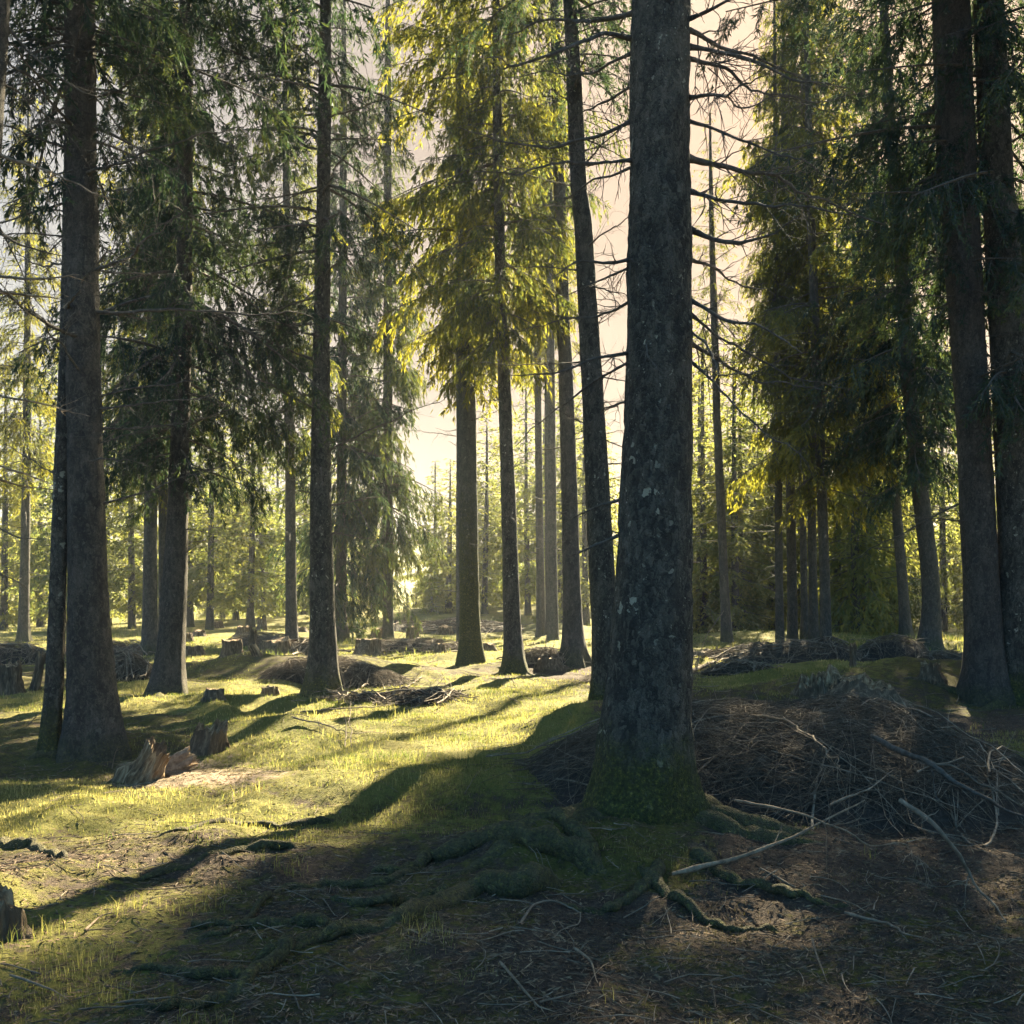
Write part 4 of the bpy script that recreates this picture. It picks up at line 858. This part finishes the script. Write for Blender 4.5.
lone_root('curved dark root at the left edge above the shaggy stump', [(0, 838), (30, 846), (58, 856), (62, 862)], .05, 81)
lone_root('long dark root in the moss left of centre, below the sunny band', [(300, 848), (250, 850), (200, 860), (150, 878), (90, 886)], .04, 82)
lone_root('short black root under the moss at lower left', [(330, 924), (270, 926), (210, 928), (190, 926)], .045, 83)
lone_root('wavy root at the bottom left among grass', [(250, 975), (190, 978), (140, 966), (110, 972)], .035, 84)

# ------------------------------------------------------------------ haze, light, camera
SUN_AZ, SUN_EL = math.radians(19.5), math.radians(31.5)
def haze():
    x0, x1, y0, y1, z0, z1 = -420, 420, -30, 420, -2.0, 34
    x = np.array([[x0, y0, z0], [x1, y0, z0], [x1, y1, z0], [x0, y1, z0], [x0, y0, z1], [x1, y0, z1], [x1, y1, z1], [x0, y1, z1]], float)
    mb = MB(); mb.add(x, [[3, 2, 1, 0], [4, 5, 6, 7], [0, 1, 5, 4], [1, 2, 6, 5], [2, 3, 7, 6], [3, 0, 4, 7]])
    m, nt, out = newmat('morning_haze'); v = N(nt, 'ShaderNodeVolumePrincipled'); v.inputs['Color'].default_value = (.82, .89, 1, 1); v.inputs['Density'].default_value = .00048; v.inputs['Anisotropy'].default_value = .25
    L(nt, v.outputs[0], out.inputs['Volume']); o = link('haze', mb.mesh('haze', [m], False)); tag(o, 'pale haze hanging between the trees', 'haze', kind='stuff')
HAZE = True
if HAZE: haze()

w = bpy.data.worlds.new('World'); SC.world = w; w.use_nodes = True; nt = w.node_tree
bg = nt.nodes['Background']; sky = nt.nodes.new('ShaderNodeTexSky'); sky.sky_type = 'NISHITA'; sky.sun_disc = False
sky.sun_elevation = SUN_EL; sky.sun_rotation = SUN_AZ; sky.air_density = 1.0; sky.dust_density = 3.0; sky.ozone_density = 1.5; sky.altitude = 600
gm = nt.nodes.new('ShaderNodeGamma'); L(nt, sky.outputs[0], gm.inputs[0]); gm.inputs[1].default_value = .5
tcw = nt.nodes.new('ShaderNodeTexCoord'); dt = nt.nodes.new('ShaderNodeVectorMath'); dt.operation = 'DOT_PRODUCT'
L(nt, tcw.outputs['Generated'], dt.inputs[0]); dt.inputs[1].default_value = (math.sin(SUN_AZ), math.cos(SUN_AZ), .15)
tint = ramp(nt, mapr(nt, dt.outputs['Value'], -.3, 1.0), [(.15, (.36, .87, 1.24)), (.5, (.54, .74, .82)), (.78, (.54, .475, .405)), (.97, (.375, .275, .20))])
L(nt, mixc(nt, 1.0, gm.outputs[0], tint, 'MULTIPLY'), bg.inputs[0]); bg.inputs[1].default_value = .05
sd = bpy.data.lights.new('sun', 'SUN'); sd.energy = 5; sd.angle = math.radians(.5); sd.color = (1, .85, .56)
so = bpy.data.objects.new('sun', sd); COL.objects.link(so); so.location = (10, 20, 30)
S = Vector((math.sin(SUN_AZ)*math.cos(SUN_EL), math.cos(SUN_AZ)*math.cos(SUN_EL), math.sin(SUN_EL)))
so.rotation_mode = 'QUATERNION'; so.rotation_quaternion = S.to_track_quat('Z', 'Y')

cd = bpy.data.cameras.new('camera'); cam = bpy.data.objects.new('camera', cd); COL.objects.link(cam); SC.camera = cam
cam.location = (0, 0, CH); cam.rotation_euler = (math.pi/2, 0, 0)
cd.sensor_width = 36; cd.lens = 36*F/1024; cd.shift_y = (HZ-512)/1024; cd.clip_start = .05; cd.clip_end = 3000
SC.view_settings.view_transform = 'Standard'; SC.view_settings.look = 'None'; SC.view_settings.exposure = 3.45; SC.view_settings.gamma = 1
c = SC.cycles
c.max_bounces = 5; c.diffuse_bounces = 3; c.glossy_bounces = 2; c.transmission_bounces = 3; c.volume_bounces = 0; c.transparent_max_bounces = 4
c.use_denoising = True; c.caustics_reflective = False; c.caustics_refractive = False; c.sample_clamp_indirect = 4
